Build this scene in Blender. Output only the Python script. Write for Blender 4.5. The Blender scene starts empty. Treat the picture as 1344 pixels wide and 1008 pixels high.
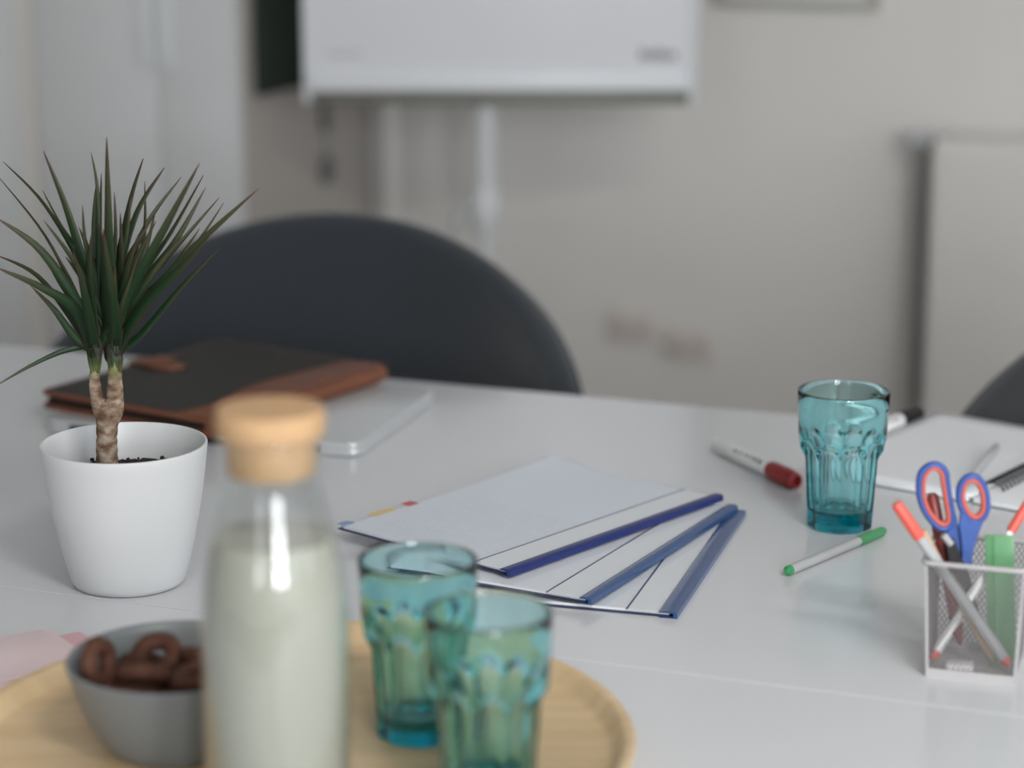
import bpy, bmesh, math, random
from mathutils import Vector, Matrix

random.seed(7)
SC = bpy.context.scene
COL = SC.collection
PI = math.pi
R = math.radians

# ------------------------------------------------------------------ camera
TABLE_Z = 0.74
cam_data = bpy.data.cameras.new('camera')
cam = bpy.data.objects.new('camera', cam_data)
COL.objects.link(cam)
cam.location = (0.0, 0.0, 1.42)
cam.rotation_euler = (R(90 - 13.5), 0, 0)
cam_data.sensor_fit = 'HORIZONTAL'
cam_data.sensor_width = 36.0
cam_data.lens = 36.0 * 3150.0 / 1344.0
cam_data.clip_start = 0.05
cam_data.dof.use_dof = True
cam_data.dof.focus_distance = 2.15
cam_data.dof.aperture_fstop = 2.6
SC.camera = cam

# ------------------------------------------------------------------ world and exposure
world = bpy.data.worlds.new('overcast_sky')
SC.world = world
world.use_nodes = True
wb = world.node_tree.nodes['Background']
wb.inputs['Color'].default_value = (0.80, 0.89, 1.0, 1)
wb.inputs['Strength'].default_value = 1.0
SC.view_settings.view_transform = 'Standard'
SC.view_settings.look = 'None'
SC.view_settings.gamma = 1.0
SC.view_settings.use_curve_mapping = False
SC.view_settings.exposure = -0.42
SC.cycles.max_bounces = 14
SC.cycles.transmission_bounces = 14
SC.cycles.transparent_max_bounces = 16
SC.cycles.sample_clamp_indirect = 6.0

# room axes: U runs along the back wall to the right, V runs away from the camera
YAW = -20.5
U = Vector((math.cos(R(YAW)), math.sin(R(YAW)), 0))
V = Vector((-math.sin(R(YAW)), math.cos(R(YAW)), 0))
CORNER = Vector((-0.31, 5.07, 0))      # where the cupboard side meets the back wall


def room(u, n, z=0.0):
    """point u metres along the back wall, n metres out from it, z above the floor"""
    return CORNER + U * u - V * n + Vector((0, 0, z))


def area_light(name, loc, direction, sx, sy, watts, color):
    ld = bpy.data.lights.new(name, 'AREA')
    ld.shape = 'RECTANGLE'
    ld.size, ld.size_y = sx, sy
    ld.energy = watts
    ld.color = color
    o = bpy.data.objects.new(name, ld)
    COL.objects.link(o)
    o.location = loc
    o.rotation_euler = Vector(direction).to_track_quat('-Z', 'Z').to_euler()
    return o


REAR_N = 7.0
RIGHT_U = 5.4
LEFT_U = -2.2
CEIL = 2.85
# daylight that enters through the panes of the windows (rear wall and right wall)
REAR_WINDOWS = [(1.55, 0.7), (3.75, 0.55), (4.75, 0.7)]
PANES = [(0.95, 1.43), (1.50, 1.98), (2.05, 2.53)]
DAY = (0.93, 0.97, 1.0)
REAR_W = (5.0, 30.0, 32.0)
for (wu, ww), watts in zip(REAR_WINDOWS, REAR_W):
    for (z0, z1) in PANES:
        area_light('window_daylight', room(wu, REAR_N - 0.04, (z0 + z1) / 2), V, ww - 0.1, z1 - z0, watts, DAY)
RIGHT_WINDOWS = [(3.2, 1.5), (5.2, 1.5)]
for (wn, ww) in RIGHT_WINDOWS:
    area_light('window_daylight', room(RIGHT_U - 0.04, wn, 1.75), -U, ww - 0.1, 1.55, 9.0, DAY)


# ------------------------------------------------------------------ materials
def new_mat(name):
    m = bpy.data.materials.new(name)
    m.use_nodes = True
    nt = m.node_tree
    return m, nt, nt.nodes['Principled BSDF']


def mat(name, color, rough=0.5, metal=0.0, var=0.06, scale=12.0, bump=0.0, bump_scale=200.0, spec=0.5,
        trans=0.0, ior=1.5, sheen=0.0, sss=0.0, coat=0.0, emit=None):
    m, nt, p = new_mat(name)
    tc = nt.nodes.new('ShaderNodeTexCoord')
    if var > 0:
        nz = nt.nodes.new('ShaderNodeTexNoise')
        nz.inputs['Scale'].default_value = scale
        nz.inputs['Detail'].default_value = 5
        nt.links.new(tc.outputs['Object'], nz.inputs['Vector'])
        mx = nt.nodes.new('ShaderNodeMix')
        mx.data_type = 'RGBA'
        mx.inputs[6].default_value = (*[max(0, c * (1 - var)) for c in color], 1)
        mx.inputs[7].default_value = (*[min(1, c * (1 + var)) for c in color], 1)
        nt.links.new(nz.outputs['Fac'], mx.inputs[0])
        nt.links.new(mx.outputs[2], p.inputs['Base Color'])
    else:
        p.inputs['Base Color'].default_value = (*color, 1)
    p.inputs['Roughness'].default_value = rough
    p.inputs['Metallic'].default_value = metal
    p.inputs['Specular IOR Level'].default_value = spec
    p.inputs['IOR'].default_value = ior
    p.inputs['Transmission Weight'].default_value = trans
    p.inputs['Sheen Weight'].default_value = sheen
    p.inputs['Coat Weight'].default_value = coat
    if sss > 0:
        p.inputs['Subsurface Weight'].default_value = sss
        p.inputs['Subsurface Radius'].default_value = (0.02, 0.02, 0.015)
    if bump > 0:
        b = nt.nodes.new('ShaderNodeBump')
        b.inputs['Strength'].default_value = bump
        b.inputs['Distance'].default_value = 0.002
        n2 = nt.nodes.new('ShaderNodeTexNoise')
        n2.inputs['Scale'].default_value = bump_scale
        n2.inputs['Detail'].default_value = 3
        nt.links.new(tc.outputs['Object'], n2.inputs['Vector'])
        nt.links.new(n2.outputs['Fac'], b.inputs['Height'])
        nt.links.new(b.outputs['Normal'], p.inputs['Normal'])
    return m


def srgb(r, g, b):
    f = lambda c: (c / 255 / 12.92) if c / 255 <= 0.04045 else ((c / 255 + 0.055) / 1.055) ** 2.4
    return (f(r), f(g), f(b))


def clear_mat(name, tint, gloss=1.0, rough=0.02, top=1.0):
    """thin clear glass or film: Fresnel reflection over a see-through body"""
    m = bpy.data.materials.new(name)
    m.use_nodes = True
    nt = m.node_tree
    nt.nodes.clear()
    out = nt.nodes.new('ShaderNodeOutputMaterial')
    mix = nt.nodes.new('ShaderNodeMixShader')
    tr = nt.nodes.new('ShaderNodeBsdfTransparent')
    tr.inputs['Color'].default_value = (*tint, 1)
    gl = nt.nodes.new('ShaderNodeBsdfGlossy')
    gl.inputs['Roughness'].default_value = rough
    gl.inputs['Color'].default_value = (gloss, gloss, gloss, 1)
    lw = nt.nodes.new('ShaderNodeLayerWeight')       # Schlick reflection, the same from both sides
    lw.inputs['Blend'].default_value = 0.5
    pw = nt.nodes.new('ShaderNodeMath')
    pw.operation = 'POWER'
    pw.inputs[1].default_value = 5.0
    ma = nt.nodes.new('ShaderNodeMath')
    ma.operation = 'MULTIPLY_ADD'
    ma.inputs[1].default_value = 0.96 * top
    ma.inputs[2].default_value = 0.04
    nt.links.new(lw.outputs['Facing'], pw.inputs[0])
    nt.links.new(pw.outputs[0], ma.inputs[0])
    nt.links.new(ma.outputs[0], mix.inputs[0])
    nt.links.new(tr.outputs[0], mix.inputs[1])
    nt.links.new(gl.outputs[0], mix.inputs[2])
    nt.links.new(mix.outputs[0], out.inputs['Surface'])
    return m


def wood_mat(name, c1, c2, rough=0.45, scale=3.0, stretch=(1, 12, 1)):
    m, nt, p = new_mat(name)
    tc = nt.nodes.new('ShaderNodeTexCoord')
    mp = nt.nodes.new('ShaderNodeMapping')
    mp.inputs['Scale'].default_value = stretch
    nz = nt.nodes.new('ShaderNodeTexNoise')
    nz.inputs['Scale'].default_value = scale
    nz.inputs['Detail'].default_value = 6
    nz.inputs['Distortion'].default_value = 0.6
    cr = nt.nodes.new('ShaderNodeValToRGB')
    cr.color_ramp.elements[0].position = 0.3
    cr.color_ramp.elements[0].color = (*c1, 1)
    cr.color_ramp.elements[1].position = 0.7
    cr.color_ramp.elements[1].color = (*c2, 1)
    nt.links.new(tc.outputs['Object'], mp.inputs['Vector'])
    nt.links.new(mp.outputs[0], nz.inputs['Vector'])
    nt.links.new(nz.outputs['Fac'], cr.inputs[0])
    nt.links.new(cr.outputs[0], p.inputs['Base Color'])
    p.inputs['Roughness'].default_value = rough
    return m


def leaf_mat():
    m, nt, p = new_mat('dracaena_leaf')
    uv = nt.nodes.new('ShaderNodeUVMap')
    sx = nt.nodes.new('ShaderNodeSeparateXYZ')
    nt.links.new(uv.outputs[0], sx.inputs[0])
    # along the leaf: pale at the base, deep green, olive and maroon towards the tip
    along = nt.nodes.new('ShaderNodeValToRGB')
    e = along.color_ramp.elements
    e[0].position, e[0].color = 0.0, (0.13, 0.17, 0.055, 1)
    e[1].position, e[1].color = 1.0, (0.09, 0.035, 0.03, 1)
    for pos, c in ((0.09, (0.11, 0.15, 0.045, 1)), (0.17, (0.035, 0.075, 0.024, 1)), (0.30, (0.006, 0.020, 0.008, 1)), (0.70, (0.011, 0.036, 0.012, 1)), (0.91, (0.050, 0.052, 0.024, 1))):
        q = e.new(pos)
        q.color = c
    nt.links.new(sx.outputs['Y'], along.inputs[0])
    # across: thin maroon margins
    edge = nt.nodes.new('ShaderNodeValToRGB')
    f = edge.color_ramp.elements
    f[0].position, f[0].color = 0.0, (1, 1, 1, 1)
    f[1].position, f[1].color = 1.0, (1, 1, 1, 1)
    for pos, v in ((0.08, 0.0), (0.92, 0.0)):
        q = f.new(pos)
        q.color = (v, v, v, 1)
    nt.links.new(sx.outputs['X'], edge.inputs[0])
    mx = nt.nodes.new('ShaderNodeMix')
    mx.data_type = 'RGBA'
    mx.inputs[7].default_value = (0.05, 0.022, 0.02, 1)
    nt.links.new(edge.outputs[0], mx.inputs[0])
    nt.links.new(along.outputs[0], mx.inputs[6])
    nt.links.new(mx.outputs[2], p.inputs['Base Color'])
    p.inputs['Roughness'].default_value = 0.45
    p.inputs['Specular IOR Level'].default_value = 0.3
    return m


def trunk_mat():
    m, nt, p = new_mat('dracaena_bark')
    tc = nt.nodes.new('ShaderNodeTexCoord')
    nz = nt.nodes.new('ShaderNodeTexNoise')
    nz.inputs['Scale'].default_value = 90
    nz.inputs['Detail'].default_value = 6
    cr = nt.nodes.new('ShaderNodeValToRGB')
    e = cr.color_ramp.elements
    e[0].position, e[0].color = 0.36, (0.11, 0.06, 0.04, 1)
    e[1].position, e[1].color = 0.66, (0.40, 0.34, 0.28, 1)
    q = e.new(0.5)
    q.color = (0.24, 0.16, 0.105, 1)
    mp = nt.nodes.new('ShaderNodeMapping')
    mp.inputs['Scale'].default_value = (1, 1, 1.6)
    nt.links.new(tc.outputs['Object'], mp.inputs['Vector'])
    nt.links.new(mp.outputs[0], nz.inputs['Vector'])
    nt.links.new(nz.outputs['Fac'], cr.inputs[0])
    # green towards the growing tips
    sx = nt.nodes.new('ShaderNodeSeparateXYZ')
    nt.links.new(tc.outputs['Object'], sx.inputs[0])
    mr = nt.nodes.new('ShaderNodeMapRange')
    mr.inputs['From Min'].default_value = 0.185
    mr.inputs['From Max'].default_value = 0.205
    nt.links.new(sx.outputs['Z'], mr.inputs['Value'])
    mx = nt.nodes.new('ShaderNodeMix')
    mx.data_type = 'RGBA'
    mx.inputs[7].default_value = (0.15, 0.19, 0.06, 1)
    nt.links.new(mr.outputs[0], mx.inputs[0])
    nt.links.new(cr.outputs[0], mx.inputs[6])
    nt.links.new(mx.outputs[2], p.inputs['Base Color'])
    p.inputs['Roughness'].default_value = 0.8
    b = nt.nodes.new('ShaderNodeBump')
    b.inputs['Strength'].default_value = 0.6
    b.inputs['Distance'].default_value = 0.002
    nt.links.new(nz.outputs['Fac'], b.inputs['Height'])
    nt.links.new(b.outputs['Normal'], p.inputs['Normal'])
    return m


def page_mat(name, base, ink, y0, y1, x0, x1, pitch=0.006, strength=0.25):
    """paper with faint rows of print inside a rectangle of its own local coordinates"""
    m, nt, p = new_mat(name)
    tc = nt.nodes.new('ShaderNodeTexCoord')
    sx = nt.nodes.new('ShaderNodeSeparateXYZ')
    nt.links.new(tc.outputs['Object'], sx.inputs[0])

    def math_n(op, a, b=None):
        n = nt.nodes.new('ShaderNodeMath')
        n.operation = op
        for i, v in enumerate((a, b)):
            if v is None:
                continue
            if isinstance(v, (int, float)):
                n.inputs[i].default_value = v
            else:
                nt.links.new(v, n.inputs[i])
        return n.outputs[0]
    X, Y = sx.outputs['X'], sx.outputs['Y']
    row = math_n('GREATER_THAN', math_n('FRACT', math_n('DIVIDE', X, pitch)), 0.55)
    nz = nt.nodes.new('ShaderNodeTexNoise')
    nz.inputs['Scale'].default_value = 160
    nt.links.new(tc.outputs['Object'], nz.inputs['Vector'])
    words = math_n('GREATER_THAN', nz.outputs['Fac'], 0.45)
    inside = math_n('MULTIPLY', math_n('MULTIPLY', math_n('GREATER_THAN', X, x0), math_n('LESS_THAN', X, x1)),
                    math_n('MULTIPLY', math_n('GREATER_THAN', Y, y0), math_n('LESS_THAN', Y, y1)))
    fac = math_n('MULTIPLY', math_n('MULTIPLY', row, words), math_n('MULTIPLY', inside, strength))
    mx = nt.nodes.new('ShaderNodeMix')
    mx.data_type = 'RGBA'
    mx.inputs[6].default_value = (*base, 1)
    mx.inputs[7].default_value = (*ink, 1)
    nt.links.new(fac, mx.inputs[0])
    nt.links.new(mx.outputs[2], p.inputs['Base Color'])
    p.inputs['Roughness'].default_value = 0.6
    return m


M = {}
M['wall'] = mat('wall_paint', (0.765, 0.742, 0.715), 0.85, var=0.03, scale=2.0, bump=0.15, bump_scale=150)
M['ceiling'] = mat('ceiling_paint', (0.75, 0.75, 0.74), 0.9, var=0.02)
M['floor'] = mat('floor_vinyl', (0.20, 0.19, 0.18), 0.5, var=0.15, scale=6)
M['cabinet'] = mat('cabinet_laminate', (0.70, 0.71, 0.72), 0.45, var=0.02)
M['cabinet_edge'] = mat('cabinet_edge_strip', (0.76, 0.73, 0.69), 0.5, var=0.02)
M['cabinet_side_shade'] = mat('cabinet_shaded_side', (0.47, 0.44, 0.41), 0.6, var=0.03)  # cupboard white turned brown-grey: shade painted into the colour
M['handle_white'] = mat('handle_pale_plastic', (0.78, 0.80, 0.81), 0.35, var=0.02)
M['table'] = mat('table_white_laminate', (0.64, 0.65, 0.675), 0.16, var=0.015, scale=4, spec=0.5)
M['table_edge'] = mat('table_edge_strip', (0.62, 0.63, 0.64), 0.3, var=0.02)
M['steel'] = mat('brushed_steel', (0.55, 0.55, 0.55), 0.35, metal=1.0, var=0.05)
M['steel_grey'] = mat('grey_powder_coat', (0.42, 0.43, 0.44), 0.4, var=0.04)
M['white_plastic'] = mat('white_pot_plastic', (0.68, 0.695, 0.71), 0.38, var=0.01)
M['soil'] = mat('potting_soil', (0.035, 0.018, 0.018), 0.95, var=0.5, scale=120, bump=1.0, bump_scale=300)
M['bark'] = trunk_mat()
M['leaf'] = leaf_mat()
M['fabric_blue'] = mat('chair_fabric_slate', srgb(52, 56, 61), 0.95, var=0.22, scale=260, bump=0.5, bump_scale=500, spec=0.1, sheen=0.3)
M['fabric_grey'] = mat('chair_fabric_charcoal', srgb(54, 56, 58), 0.95, var=0.2, scale=260, bump=0.5, bump_scale=500, spec=0.1, sheen=0.3)
M['wood_leg'] = wood_mat('chair_leg_wood', (0.35, 0.23, 0.13), (0.45, 0.31, 0.18))
M['aluminium'] = mat('laptop_aluminium', (0.66, 0.68, 0.70), 0.38, metal=0.5, var=0.02)
M['dark'] = mat('dark_plastic', (0.012, 0.013, 0.015), 0.4, var=0.1)
M['black'] = mat('black_plastic', (0.008, 0.008, 0.009), 0.45, var=0.1)
M['leather_dark'] = mat('leather_dark_cover', (0.020, 0.018, 0.014), 0.55, var=0.25, scale=60, bump=0.35, bump_scale=350, spec=0.3)
M['leather_tan'] = mat('leather_tan_trim', (0.17, 0.062, 0.032), 0.5, var=0.25, scale=40, bump=0.35, bump_scale=300, spec=0.35)
M['cork'] = mat('cork', (0.54, 0.34, 0.18), 0.8, var=0.22, scale=180, bump=0.4, bump_scale=250)
M['carafe_glass'] = clear_mat('carafe_clear_glass', (0.965, 0.975, 0.97))
M['lemonade'] = mat('cloudy_lemonade', (0.42, 0.418, 0.365), 0.25, var=0.03, scale=8, sss=0.5)
M['lemonade_top'] = mat('lemonade_surface', (0.70, 0.67, 0.48), 0.25, var=0.03, scale=8)
M['tray'] = wood_mat('tray_pale_wood', (0.60, 0.42, 0.23), (0.72, 0.54, 0.33), 0.42, 5.0, (1, 9, 1))
M['bowl'] = mat('bowl_grey_stoneware', (0.20, 0.215, 0.22), 0.4, var=0.04)
M['cookie'] = mat('chocolate_cookie', (0.10, 0.036, 0.020), 0.75, var=0.35, scale=90, bump=0.8, bump_scale=160)
M['napkin'] = mat('napkin_pale_pink', (0.78, 0.63, 0.65), 0.9, var=0.03, scale=300, bump=0.3, bump_scale=300)
M['napkin_deep'] = mat('napkin_rose_pink', (0.74, 0.46, 0.50), 0.9, var=0.03, scale=300, bump=0.3, bump_scale=300)
M['paper'] = mat('paper_white', (0.79, 0.80, 0.83), 0.65, var=0.01)
M['paper_strip'] = mat('paper_margin_white', (0.80, 0.81, 0.82), 0.55, var=0.01)
M['page_print'] = page_mat('report_page', (0.75, 0.78, 0.84), (0.25, 0.27, 0.34), 0.03, 0.185, 0.01, 0.16, 0.0065, 0.10)
M['navy'] = mat('navy_binding_plastic', srgb(26, 42, 104), 0.3, var=0.05)
M['navy_light'] = mat('blue_binding_plastic', srgb(48, 76, 122), 0.16, var=0.08)
M['navy_dark'] = mat('dark_navy_card', srgb(20, 32, 74), 0.4, var=0.05)
M['ink_line'] = mat('purple_grey_ink', srgb(78, 80, 118), 0.6, var=0.05)
M['film'] = clear_mat('clear_cover_film', (0.96, 0.97, 0.985), 0.8, 0.12, 0.35)
M['tab_red'] = mat('index_tab_red', srgb(196, 70, 62), 0.5, var=0.03)
M['tab_yellow'] = mat('index_tab_yellow', srgb(224, 200, 140), 0.5, var=0.03)
M['tab_blue'] = mat('index_tab_blue', srgb(140, 160, 196), 0.5, var=0.03)
M['marker_white'] = mat('marker_white_barrel', (0.84, 0.84, 0.84), 0.35, var=0.02)
M['marker_red'] = mat('marker_red_cap', srgb(158, 36, 40), 0.32, var=0.05)
M['pen_grey'] = mat('fineliner_grey_barrel', (0.43, 0.44, 0.45), 0.35, var=0.03)
M['pen_green'] = mat('fineliner_green_cap', srgb(66, 146, 94), 0.35, var=0.05)
M['pen_coral'] = mat('fineliner_coral_cap', srgb(226, 96, 82), 0.35, var=0.05)
M['pen_darkred'] = mat('dark_red_barrel', srgb(128, 50, 46), 0.3, var=0.1)
M['scissor_blue'] = mat('scissor_blue_plastic', srgb(58, 90, 162), 0.35, var=0.05)
M['scissor_coral'] = mat('scissor_coral_rubber', srgb(206, 102, 88), 0.55, var=0.04)
M['ruler_green'] = mat('green_ruler_plastic', srgb(104, 158, 114), 0.3, var=0.06)
M['pencil_wood'] = mat('pencil_natural_wood', (0.60, 0.42, 0.24), 0.5, var=0.1, scale=50)
M['eraser'] = mat('eraser_white', (0.78, 0.78, 0.78), 0.6, var=0.03)
M['mesh_metal'] = mat('white_coated_mesh', (0.46, 0.445, 0.45), 0.4, var=0.03)
M['mesh_wire'] = mat('silver_mesh_wire', (0.30, 0.285, 0.29), 0.45, metal=0.5, var=0.05)
M['notebook_cover'] = mat('notebook_grey_card', (0.20, 0.21, 0.21), 0.6, var=0.05)
M['board_white'] = mat('flipchart_white_enamel', (0.78, 0.785, 0.82), 0.3, var=0.01)
M['board_frame'] = mat('flipchart_grey_frame', (0.15, 0.15, 0.125), 0.4, var=0.03)
M['board_ledge'] = mat('flipchart_pale_ledge', (0.76, 0.78, 0.81), 0.35, var=0.02)
M['logo_ink'] = mat('grey_logo_print', (0.16, 0.16, 0.18), 0.5, var=0.05)
M['logo_faint'] = mat('pale_grey_print', (0.55, 0.55, 0.58), 0.5, var=0.03)
M['post_white'] = mat('flipchart_white_post', (0.60, 0.61, 0.62), 0.35, var=0.02)
M['chalk_green'] = mat('dark_green_board', srgb(50, 60, 54), 0.8, var=0.12, scale=8, spec=0.2)
M['radiator'] = mat('radiator_enamel', (0.73, 0.71, 0.685), 0.4, var=0.02)
M['pipe_grey'] = mat('grey_pipe', (0.20, 0.19, 0.18), 0.5, var=0.05)
M['socket'] = mat('socket_ivory', (0.71, 0.67, 0.635), 0.5, var=0.03)
M['socket_dark'] = mat('socket_recess', (0.63, 0.55, 0.51), 0.6, var=0.05)
M['picture'] = mat('picture_sheet', (0.72, 0.72, 0.70), 0.7, var=0.05)
M['picture_frame'] = mat('picture_frame_khaki', (0.42, 0.41, 0.36), 0.5, var=0.05)
M['teal_glass'] = mat('teal_tumbler_glass', (1.0, 1.0, 1.0), 0.0, var=0.0, trans=1.0, ior=1.5)
_nt = M['teal_glass'].node_tree
_va = _nt.nodes.new('ShaderNodeVolumeAbsorption')       # body colour: thick glass is deeper teal
_va.inputs['Color'].default_value = (0.0, 0.815, 0.85, 1)
_va.inputs['Density'].default_value = 120.0
_nt.links.new(_va.outputs[0], _nt.nodes['Material Output'].inputs['Volume'])
M['window_frame'] = mat('window_frame_white', (0.75, 0.75, 0.75), 0.4, var=0.02)


# ------------------------------------------------------------------ builders
def link(o, parent=None):
    COL.objects.link(o)
    if parent is not None:
        o.parent = parent
    return o


def mesh_obj(name, verts, faces, material, parent=None, smooth=False, uvs=None, angle=None):
    me = bpy.data.meshes.new(name)
    me.from_pydata([tuple(v) for v in verts], [], faces)
    bm = bmesh.new()
    bm.from_mesh(me)
    bmesh.ops.recalc_face_normals(bm, faces=bm.faces)
    bm.to_mesh(me)
    bm.free()
    if smooth:
        me.polygons.foreach_set('use_smooth', [True] * len(me.polygons))
        if angle:
            try:
                me.set_sharp_from_angle(angle=R(angle))
            except Exception:
                pass
    me.materials.append(material)
    return link(bpy.data.objects.new(name, me), parent)


def bm_obj(name, bm, material, parent=None, smooth=False, angle=None):
    me = bpy.data.meshes.new(name)
    bmesh.ops.recalc_face_normals(bm, faces=bm.faces)
    bm.to_mesh(me)
    bm.free()
    if smooth:
        me.polygons.foreach_set('use_smooth', [True] * len(me.polygons))
        if angle:
            me.set_sharp_from_angle(angle=R(angle))
    me.materials.append(material)
    return link(bpy.data.objects.new(name, me), parent)


def bm_box(bm, x0, x1, y0, y1, z0, z1, bevel=0.0, seg=2):
    vs = [bm.verts.new((x, y, z)) for x in (x0, x1) for y in (y0, y1) for z in (z0, z1)]
    idx = [(0, 1, 3, 2), (4, 6, 7, 5), (0, 4, 5, 1), (2, 3, 7, 6), (0, 2, 6, 4), (1, 5, 7, 3)]
    fs = [bm.faces.new([vs[i] for i in f]) for f in idx]
    if bevel > 0:
        edges = list({e for f in fs for e in f.edges})
        bmesh.ops.bevel(bm, geom=edges, offset=bevel, segments=seg, affect='EDGES', profile=0.5)


def box(name, x0, x1, y0, y1, z0, z1, material, parent=None, bevel=0.0, seg=2):
    bm = bmesh.new()
    bm_box(bm, x0, x1, y0, y1, z0, z1, bevel, seg)
    return bm_obj(name, bm, material, parent, smooth=bevel > 0, angle=35)


def lathe_data(profile, n=64, close_ring=False):
    """profile: list of (r, z), spun about z; points with r=0 become poles"""
    verts, rings = [], []
    for (r, z) in profile:
        if r < 1e-6:
            rings.append([len(verts)])
            verts.append((0, 0, z))
        else:
            rings.append(list(range(len(verts), len(verts) + n)))
            for i in range(n):
                a = 2 * PI * i / n
                verts.append((r * math.cos(a), r * math.sin(a), z))
    faces = []
    pairs = list(zip(rings, rings[1:]))
    if close_ring:
        pairs.append((rings[-1], rings[0]))
    for a, b in pairs:
        if len(a) == 1 and len(b) == 1:
            continue
        for i in range(n):
            j = (i + 1) % n
            if len(a) == 1:
                faces.append((a[0], b[j], b[i]))
            elif len(b) == 1:
                faces.append((a[i], a[j], b[0]))
            else:
                faces.append((a[i], a[j], b[j], b[i]))
    return verts, faces


def lathe(name, profile, material, parent=None, n=64, angle=40, close_ring=False):
    v, f = lathe_data(profile, n, close_ring)
    return mesh_obj(name, v, f, material, parent, True, angle=angle)


def tube_data(path, radii, n=10, closed=False, flat=(1.0, 1.0), up=None):
    pts = [Vector(p) for p in path]
    if not isinstance(radii, (list, tuple)):
        radii = [radii] * len(pts)
    m = len(pts)
    tans = []
    for i in range(m):
        if closed:
            t = pts[(i + 1) % m] - pts[i - 1]
        else:
            t = pts[min(i + 1, m - 1)] - pts[max(i - 1, 0)]
        tans.append(t.normalized())
    ref = Vector(up) if up else (Vector((0, 0, 1)) if abs(tans[0].z) < 0.9 else Vector((1, 0, 0)))
    verts, faces = [], []
    nrm = (ref - tans[0] * ref.dot(tans[0])).normalized()
    for i in range(m):
        nrm = (ref - tans[i] * ref.dot(tans[i])).normalized() if up else (nrm - tans[i] * nrm.dot(tans[i])).normalized()
        bn = tans[i].cross(nrm)
        for k in range(n):
            a = 2 * PI * (k + 0.5) / n
            verts.append(pts[i] + nrm * (math.cos(a) * radii[i] * flat[0]) + bn * (math.sin(a) * radii[i] * flat[1]))
    last = m if closed else m - 1
    for i in range(last):
        for k in range(n):
            a, b = i * n + k, i * n + (k + 1) % n
            j = (i + 1) % m
            faces.append((a, b, j * n + (k + 1) % n, j * n + k))
    if not closed:
        faces.append(tuple(range(n)))
        faces.append(tuple((m - 1) * n + k for k in reversed(range(n))))
    return verts, faces


def tube(name, path, radii, material, parent=None, n=10, closed=False, flat=(1, 1), up=None, angle=50):
    v, f = tube_data(path, radii, n, closed, flat, up)
    return mesh_obj(name, v, f, material, parent, True, angle=angle)


def prism(name, outline, z0, z1, material, parent=None, bevel=0.0, seg=2):
    bm = bmesh.new()
    lo = [bm.verts.new((x, y, z0)) for x, y in outline]
    hi = [bm.verts.new((x, y, z1)) for x, y in outline]
    n = len(outline)
    top = bm.faces.new(hi)
    bot = bm.faces.new(lo[::-1])
    for i in range(n):
        bm.faces.new((lo[i], lo[(i + 1) % n], hi[(i + 1) % n], hi[i]))
    if bevel > 0:
        es = list(top.edges) + list(bot.edges)
        bmesh.ops.bevel(bm, geom=es, offset=bevel, segments=seg, affect='EDGES', profile=0.5)
    return bm_obj(name, bm, material, parent, smooth=True, angle=30)


def round_rect(w, d, r, seg=6, x0=0.0, y0=0.0):
    pts = []
    for cx, cy, a0 in ((w - r, d - r, 0), (r, d - r, 90), (r, r, 180), (w - r, r, 270)):
        for i in range(seg + 1):
            a = R(a0 + 90 * i / seg)
            pts.append((x0 + cx + r * math.cos(a), y0 + cy + r * math.sin(a)))
    return pts


def catmull(ctrl, per=8, closed=False):
    P = [Vector(c) for c in ctrl]
    n = len(P)
    out = []
    segs = n if closed else n - 1
    for i in range(segs):
        if closed:
            a, b, c, d = P[i - 1], P[i], P[(i + 1) % n], P[(i + 2) % n]
        else:
            a, b, c, d = P[max(i - 1, 0)], P[i], P[i + 1], P[min(i + 2, n - 1)]
        for k in range(per):
            t = k / per
            out.append(0.5 * ((2 * b) + (c - a) * t + (2 * a - 5 * b + 4 * c - d) * t * t + (3 * b - a - 3 * c + d) * t ** 3))
    if not closed:
        out.append(P[-1])
    return out


def tag(o, label, cat, group=None, kind=None):
    o['label'] = label
    o['category'] = cat
    if group:
        o['group'] = group
    if kind:
        o['kind'] = kind
    return o


def thing(name, label, cat, loc=(0, 0, 0), rz=0.0, group=None):
    o = bpy.data.objects.new(name, None)
    o.empty_display_size = 0.05
    COL.objects.link(o)
    o.location = loc
    o.rotation_euler = (0, 0, R(rz))
    return tag(o, label, cat, group)


def copy_thing(root, loc, rz):
    r = root.copy()
    COL.objects.link(r)
    r.location = loc
    r.rotation_euler = (0, 0, R(rz))
    for ch in root.children:
        c = ch.copy()
        COL.objects.link(c)
        c.parent = r
        for g in ch.children:
            d = g.copy()
            COL.objects.link(d)
            d.parent = c
    return r


def structure(o):
    o['kind'] = 'structure'
    return o


def set_room(o, u=0.0, n=0.0, z=0.0):
    o.location = room(u, n, z)
    o.rotation_euler = (0, 0, R(YAW))
    return o


# ------------------------------------------------------------------ the room (local x along U, local y along V)
T = 0.12
structure(set_room(box('floor', LEFT_U - T, RIGHT_U + T, -REAR_N - T, T, -0.1, 0.0, M['floor'])))
structure(set_room(box('ceiling', LEFT_U - T, RIGHT_U + T, -REAR_N - T, T, CEIL, CEIL + 0.1, M['ceiling'])))
structure(set_room(box('wall_back', LEFT_U - T, RIGHT_U + T, 0.0, T, 0.0, CEIL, M['wall'])))
structure(set_room(box('wall_left', LEFT_U - T, LEFT_U, -REAR_N, 0.0, 0.0, CEIL, M['wall'])))
WZ0, WZ1 = 0.90, 2.58


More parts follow.
